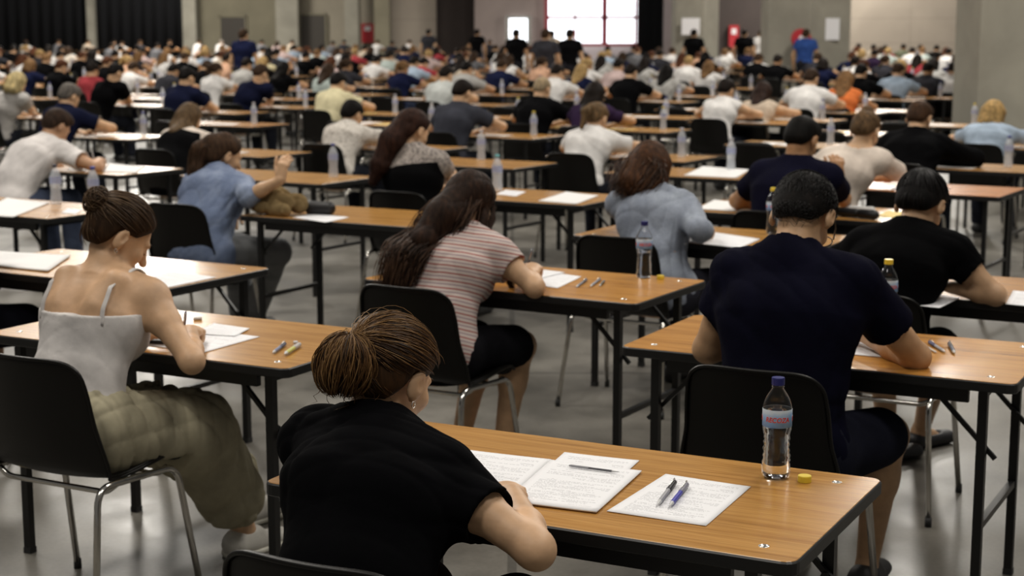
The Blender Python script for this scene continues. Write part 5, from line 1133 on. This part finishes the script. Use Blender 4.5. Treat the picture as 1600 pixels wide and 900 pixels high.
ST = dict(stand=True, al=4, hp=10, z0=.96, hemz=.88, kR=(.10, .02, .50), kL=(-.10, .03, .50), aR=(.11, -.02, .09), aL=(-.11, -.02, .09), wR=(.26, .10, .86), wL=(-.26, .08, .86), gR='relax', gL='relax', dirR=(0, .2, -1), dirL=(0, .2, -1))
proto('stand', hm, male=True, seed=71, **ST); proto('standw', hm, hair='pony', seed=72, **ST)
CUSED = set()
TOPC = dict(white=(.72, .70, .68), black=(.0035, .0035, .004), navy=(.010, .013, .040), grey=(.15, .15, .16), darkgrey=(.035, .035, .042), beige=(.50, .42, .33), cream=(.60, .54, .46), yellow=(.60, .53, .33), lightblue=(.34, .42, .52), blue=(.03, .07, .24), palegreen=(.42, .48, .45), pink=(.55, .42, .40), peach=(.60, .36, .24), red=(.35, .05, .06),
            orange=(.62, .17, .05), olive=(.14, .15, .10), purple=(.035, .020, .050), brown=(.14, .06, .03), lightgrey=(.42, .41, .39))
HAIRC = dict(black=(.0045, .0035, .003), dark=(.009, .006, .0045), brown=(.032, .018, .010), blond=(.34, .23, .10), grey=(.20, .18, .16), auburn=(.07, .026, .012), lightbrown=(.16, .09, .04), red=(.22, .02, .03), bald=(.16, .11, .07))
HNAME = dict(black='black', dark='dark', brown='brown', blond='blond', grey='grey', auburn='auburn', lightbrown='sandy', red='dark red', bald='cropped')
CNAME = dict(darkgrey='dark grey', lightblue='light blue', palegreen='pale green', lightgrey='light grey')
TH0 = -30.0; FC = Frame((0, 0), TH0)
def zone(px, d):
    zs = ((165, 'left curtain'), (300, 'second curtain'), (475, 'olive wall'), (610, 'red cabinet'), (750, 'dark doorway'), (850, 'small window'), (1000, 'big window'), (1120, 'slim pillar'), (1200, 'dark panel'), (1325, 'broad pillar'), (1520, 'right wall'), (9999, 'edge pillar'))
    return ('middle rows' if d < 20 else 'far rows' if d < 36 else 'last rows') + ' by the ' + [n for x, n in zs if px < x][0]
units = []   # seated places: (a, b, fixed)
def unit_of(F, u, v): p = F.w(u, v); return [p @ FC.a, p @ FC.b]
for F in ALLF: q = unit_of(F, .42, -.20); units.append([q[0], q[1], True, None])
LIST = [  # head x, head y, build, top colour, hair colour, own short description
 (930, 145, 'long', 'purple', 'dark', 'woman with long dark hair in a purple top'),
 (647, 97, 'man', 'lightblue', 'dark', 'man in a light blue shirt with dark hair'),
 (784, 102, 'man', 'navy', 'brown', 'man in a navy tee below the small window'),
 (918, 101, 'pony', 'white', 'blond', 'blond woman in a white top'),
 (1076, 96, 'bald', 'white', 'blond', 'man in a white tee with cropped blond hair'),
 (1322, 124, 'longbare', 'orange', 'lightbrown', 'woman in an orange top with light brown hair'),
 (1403, 110, 'man', 'lightblue', 'brown', 'man in a light blue tee with brown hair'),
 (1450, 108, 'man', 'darkgrey', 'dark', 'man in a charcoal tee with dark hair'),
 (1490, 108, 'man', 'white', 'dark', 'person in a white tee left of the right edge pillar'),
 (140, 86, 'manlow', 'white', 'dark', 'man in a bright white tee with dark hair, upper left'),
 (517, 97, 'longbare', 'pink', 'auburn', 'woman in a pink top with long reddish hair'),
 (418, 92, 'long', 'yellow', 'dark', 'woman in a pale yellow top with dark hair'),
 (1042, 112, 'long', 'lightgrey', 'black', 'woman in a grey tee with long black hair'),
 (870, 112, 'man', 'white', 'dark', 'man in a white tee half hidden by the cropped-haired person'),
 (848, 98, 'pony', 'peach', 'brown', 'woman in a peach top below the big window'),
 (1108, 104, 'long', 'white', 'lightbrown', 'woman in a white tee with long light brown hair'),
 (1185, 92, 'man', 'black', 'brown', 'man in a black tee right of the slim pillar'),
 (1215, 94, 'man', 'black', 'dark', 'man in a black tee left of the hose reel'),
 (1345, 112, 'man', 'black', 'black', 'man in a black top beside the orange top'),
]
LIST += [(x, y, k, c, h_, None) for x, y, k, c, h_ in (
 (62, 56, 'man', 'white', 'brown'), (25, 62, 'man', 'white', 'grey'), (95, 57, 'man', 'grey', 'brown'), (118, 62, 'man', 'beige', 'brown'), (142, 57, 'man', 'darkgrey', 'dark'), (40, 70, 'man', 'lightgrey', 'dark'), (75, 76, 'man', 'black', 'dark'), (107, 80, 'long', 'cream', 'brown'), (190, 64, 'manlow', 'white', 'brown'), (174, 72, 'man', 'grey', 'dark'),
 (232, 62, 'man', 'darkgrey', 'brown'), (246, 72, 'man', 'grey', 'dark'), (266, 60, 'man', 'black', 'brown'), (292, 60, 'man', 'white', 'brown'), (346, 66, 'man', 'white', 'grey'), (200, 96, 'pony', 'peach', 'blond'), (215, 76, 'man', 'navy', 'dark'), (30, 90, 'long', 'brown', 'dark'), (290, 90, 'man', 'black', 'brown'), (322, 85, 'pony', 'lightblue', 'blond'),
 (412, 62, 'man', 'grey', 'dark'), (434, 68, 'long', 'pink', 'brown'), (452, 64, 'man', 'beige', 'brown'), (497, 80, 'man', 'palegreen', 'dark'), (520, 68, 'man', 'grey', 'dark'), (538, 60, 'man', 'darkgrey', 'dark'), (570, 76, 'man', 'beige', 'black'), (592, 65, 'man', 'white', 'brown'), (612, 68, 'man', 'darkgrey', 'dark'), (637, 62, 'man', 'white', 'dark'),
 (645, 80, 'man', 'navy', 'dark'), (677, 70, 'man', 'white', 'blond'), (706, 80, 'man', 'navy', 'dark'), (765, 64, 'man', 'darkgrey', 'brown'), (608, 88, 'man', 'palegreen', 'dark'), (740, 88, 'long', 'grey', 'brown'), (432, 82, 'man', 'lightblue', 'dark'), (541, 92, 'man', 'black', 'black'), (810, 70, 'man', 'black', 'dark'), (950, 78, 'man', 'grey', 'dark'),
 (940, 88, 'man', 'lightgrey', 'blond'), (965, 102, 'man', 'pink', 'dark'), (1000, 76, 'man', 'darkgrey', 'dark'), (1007, 98, 'long', 'lightgrey', 'dark'), (1040, 76, 'man', 'white', 'grey'), (1226, 80, 'man', 'white', 'grey'), (1341, 73, 'man', 'navy', 'dark'), (1367, 84, 'man', 'purple', 'dark'), (1383, 76, 'man', 'red', 'dark'), (1412, 74, 'man', 'olive', 'dark'),
 (1437, 75, 'man', 'grey', 'dark'), (1463, 76, 'man', 'black', 'dark'), (1480, 82, 'man', 'white', 'dark'), (884, 84, 'man', 'grey', 'dark'), (905, 74, 'man', 'darkgrey', 'dark'), (1590, 110, 'man', 'grey', 'dark'))]
HEADZ = {}
seats = []
for (x, y, k, c, h_, lab) in LIST:
    kk = {'bun2': 'bun', 'longoff': 'long'}.get(k, k); hd = CROWD[kk][1]['H']; yt = max(46 + (y - 46) * .972 / (CAM_H - hd[2] - .02), 79.5)
    p = at(x, yt, TH)[:2]
    for _ in range(3):
        hip = p - FC.b * .20; w_ = hip + FC.a * hd[0] + FC.b * hd[1]; e_ = project(w_[0], w_[1], hd[2])[0] - x; p = p - vec(e_ / FPX * w_[1], 0)
    hip = p - FC.b * .20; fixed = y >= 84; units.append([hip @ FC.a, hip @ FC.b, fixed, len(seats)]); seats.append([kk if k != 'longoff' else 'long', c, h_, lab, k])
STAND = [(383, 38, 'stand', 'navy', 'brown', 'man standing in navy, in front of the olive wall', 31), (888, 46, 'stand', 'black', 'dark', 'man standing in black before the big window', 34), (850, 44, 'stand', 'darkgrey', 'brown', 'man standing in dark grey left of the man in black', 31), (862, 48, 'standw', 'beige', 'dark', 'person standing in beige between two dark-dressed men', 45),
         (670, 45, 'stand', 'darkgrey', 'dark', 'small dark figure standing left of the dark doorway', 55), (745, 47, 'stand', 'black', 'dark', 'small dark figure standing right of the dark doorway', 52), (1253, 56, 'stand', 'blue', 'brown', 'man standing in a blue shirt beside the hose reel', 37), (1502, 62, 'standw', 'brown', 'auburn', 'woman standing in brown near the right wall', 46), (1158, 52, 'stand', 'black', 'dark', 'man standing in black before the dark panel', 45), (1185, 50, 'standw', 'white', 'brown', 'person standing in white right of the man in black', 50), (805, 60, 'stand', 'black', 'dark', 'man standing in black below the small window', 38), (1080, 66, 'stand', 'black', 'dark', 'man standing in black in front of the slim pillar', 42)]
# push overlapping places apart
AX, BX = 1.30, 1.22
U = np.array([[u[0], u[1]] for u in units]); fix = np.array([u[2] for u in units])
OBST = [(fx(1050, 50) - .4, fx(1118, 50) + .4, 49.2, 52.2), (fx(1195, 38) - .4, fx(1320, 38) + .4, 37.4, 40.2), (fx(1525, 19.5) - .5, fx(1690, 19.5) + .5, 18.9, 21.6)]
def relax(U, fix, it=260):
    for _ in range(it):
        d = U[:, None] - U[None]; ox = AX - np.abs(d[..., 0]); oy = BX - np.abs(d[..., 1]); hit = (ox > 0) & (oy > 0); np.fill_diagonal(hit, False)
        if not hit.any(): break
        for i, j in zip(*np.where(hit)):
            if i >= j: continue
            wi, wj = (0 if fix[i] else 1), (0 if fix[j] else 1); t_ = wi + wj
            if t_ == 0: continue
            if oy[i, j] < ox[i, j] * 2.0: s_ = np.sign(d[i, j, 1]) or 1; U[i, 1] += s_ * oy[i, j] * .52 * wi / t_ * 1.9; U[j, 1] -= s_ * oy[i, j] * .52 * wj / t_ * 1.9
            else: s_ = np.sign(d[i, j, 0]) or 1; U[i, 0] += s_ * ox[i, j] * .52 * wi / t_ * 1.9; U[j, 0] -= s_ * ox[i, j] * .52 * wj / t_ * 1.9
            d[i, j] = U[i] - U[j]
    return U
U = relax(U, fix)
def clear_of(p, m=.75): return all(not (x0 - m < p[0] < x1 + m and y0 - m - .6 < p[1] < y1 + m) for x0, x1, y0, y1 in OBST)
# fill the remaining places of the hall on the same slanting grid
rg = np.random.default_rng(5); cand = []
for i in range(-40, 30):
    for j in range(0, 50):
        q = vec(i * 1.62 + rg.uniform(-.12, .12), 2.8 + j * 1.78 + (i % 2) * .9 + rg.uniform(-.1, .1)); p = FC.a * q[0] + FC.b * q[1]
        if p[1] < 13 or p[1] > 74: continue
        hx = project(p[0], p[1], 1.1)[0]
        if not (-60 < hx < 1660) or (hx > 1325 and p[1] > 70): continue
        if not clear_of(p): continue
        cand.append((p[1] + rg.uniform(0, 1), q))
cand.sort(key=lambda t_: t_[0]); cols = ['white'] * 7 + ['black'] * 6 + ['grey', 'darkgrey', 'navy', 'navy', 'beige', 'cream', 'lightblue', 'palegreen', 'pink', 'lightgrey', 'lightgrey', 'red', 'navy', 'peach', 'black', 'darkgrey', 'white']
kinds = ['man'] * 5 + ['manlow'] * 3 + ['long'] * 3 + ['pony'] * 2 + ['bun', 'bob', 'longbare', 'bald', 'manlong']
Ul = [tuple(u) for u in U]; info_u = [(u[3]) for u in units]
for _, q in cand:
    if len(seats) >= 265: break
    if any(abs(q[0] - u[0]) < AX and abs(q[1] - u[1]) < BX for u in Ul): continue
    p = FC.a * q[0] + FC.b * q[1]
    k = kinds[rg.integers(len(kinds))]; c = cols[rg.integers(len(cols))]; h_ = ['black', 'dark', 'dark', 'brown', 'brown', 'lightbrown', 'blond', 'auburn'][rg.integers(8)]
    empty_seat = p[1] < 23
    Ul.append(tuple(q)); info_u.append(len(seats)); seats.append([k, c, h_, None, 'empty' if empty_seat else k])
def paint(b, c, h_, skin, bc):
    b.color = (*skin, 1)
    for ch in b.children:
        n = ch.name.split('.')[0]
        ch.color = (*(HAIRC[h_] if n == 'hair' else TOPC[c] if n in ('shirt', 'camisole') else bc if n in ('trousers', 'shorts') else (.03, .03, .03)), 1)
def new_person(k):
    pr = CROWD[k][0]
    if k in CUSED: return copy_tree(pr)
    CUSED.add(k); return pr
skins = [(.58, .36, .21), (.50, .30, .17), (.42, .235, .12), (.54, .33, .19)]; bots = [(.02, .02, .03), (.06, .08, .14), (.10, .09, .08), (.015, .015, .015), (.16, .13, .09)]
order = sorted(range(len(Ul)), key=lambda i: (FC.a * Ul[i][0] + FC.b * Ul[i][1])[1])
npap = 0
for i in order:
    si = info_u[i]
    if si is None: continue
    q = Ul[i]; hip = FC.a * q[0] + FC.b * q[1]; k, c, h_, lab, k0 = seats[si]; F = Frame(hip + FC.a * -.42 + FC.b * .20, TH0); d = hip[1]
    if not clear_of(hip, .35) or hip[1] > 79 or (hip[0] > fx(1316, 74) - 1.2 and hip[1] > 71.8): continue
    hx = project(hip[0], hip[1], 1.1)[0]; zn = zone(hx, d); mid = lab is not None
    wj = float(rg.uniform(-.05, .05)); topn = 'sleeveless top' if k in ('bare', 'longbare') else 'top'
    if k0 != 'empty':
        b_ = new_person(k); b_.location = (hip[0], hip[1], 0); b_.rotation_euler = (0, 0, F.th + (0 if mid else wj * 2)); paint(b_, c, h_, skins[rg.integers(4)], bots[rg.integers(5)])
        pl = lab or f'person in a {CNAME.get(c, c)} {topn} with {HNAME[h_]} hair, {zn}'; tag(b_, pl, 'person', 'seated candidates ' + ('with own look' if mid else zn + f' in {c} with {h_} hair'))
        if k0 == 'bun2':
            for ch in b_.children:
                if ch.name.startswith('shirt'): ch.material_slots[0].link = 'OBJECT'; ch.material_slots[0].material = MAT['speckled_knit']
    put_table(F, ('folding table of the ' + lab.replace('man in', 'man in').split(',')[0]) if mid else f'folding table of the {CNAME.get(c, c)}-topped {HNAME[h_]}-haired person, {zn}' if k0 != 'empty' else 'folding table at an empty seat, ' + zn, True, (1, .97 + wj, .95 + wj))
    tb = [o for o in COL.objects[-8:] if o.name.startswith('exam_table')]
    if d < 46:
        ch = put_chair(hip, F, .03, ('black chair of the ' + lab.split(',')[0]) if mid else f'black chair of the {CNAME.get(c, c)}-topped {HNAME[h_]}-haired person, {zn}' if k0 != 'empty' else 'empty black chair, ' + zn, True, 0, float(rg.uniform(-4, 4)))
    if d < 34:
        n_s = 1 if d > 20 else 2
        for s_ in range(n_s):
            u_, v_ = (.62, .22) if s_ == 0 else (.26, .30); c_ = F.w(u_ + rg.uniform(-.04, .04), v_ + rg.uniform(-.03, .03)); ang = rg.uniform(-.25, .25); ca, sa = math.cos(ang), math.sin(ang)
            L_ = [(-.15, -.105), (.15, -.105), (.15, .105), (-.15, .105)] if s_ == 0 else [(-.105, -.15), (.105, -.15), (.105, .15), (-.105, .15)]; yel = rg.uniform() < .14
            if 'pp' not in BOT or s_ or yel: pass
            P = [F.a * (x * ca - y * sa) + F.b * (x * sa + y * ca) for x, y in L_]; V = [(p[0], p[1], z) for z in (0, .004) for p in P]
            o = mesh_obj('exam_paper', V, [(3, 2, 1, 0), (4, 5, 6, 7), (0, 1, 5, 4), (1, 2, 6, 5), (2, 3, 7, 6), (3, 0, 4, 7)], MAT['yellow_paper' if yel else 'white_paper'], None, False, (c_[0], c_[1], TH + .001))
            w_ = ('yellow' if yel else 'white') + (' papers ' if s_ == 0 else ' sheet '); tag(o, (w_ + 'of the ' + lab.split(',')[0]) if mid else w_ + 'on a table, ' + zn, 'paper', 'papers ' + zn + w_)
    if d < 44 and rg.uniform() < .8:
        o = copy_tree(BOT['far']); c_ = F.w(rg.uniform(.8, 1.05), rg.uniform(.35, .5)); o.location = (c_[0], c_[1], TH + .0012); cc = [(.04, .05, .25), (.5, .5, .55), (.6, .47, .05), (.7, .7, .7)][rg.integers(4)]
        for q_ in o.children:
            if q_.name.startswith('bottle_cap'): q_.color = (*cc, 1)
        tag(o, ('water bottle of the ' + lab.split(',')[0]) if mid else 'water bottle on a table, ' + zn, 'bottle', 'water bottles ' + zn)
for (x, y, k, c, h_, lab, d) in STAND:
    b_ = new_person(k); hd = CROWD[k][1]['H']; b_.location = ((x - 800) / FPX * d * 1.0, d, 0); b_.rotation_euler = (0, 0, math.radians(-20 if k == 'stand' else 15)); paint(b_, c, h_, skins[rg.integers(3)], (.02, .02, .025)); tag(b_, lab, 'person', 'people standing between the rows')
for k, (b_, i_) in CROWD.items():
    if k not in CUSED:
        for ch in list(b_.children_recursive) + [b_]: bpy.data.objects.remove(ch)
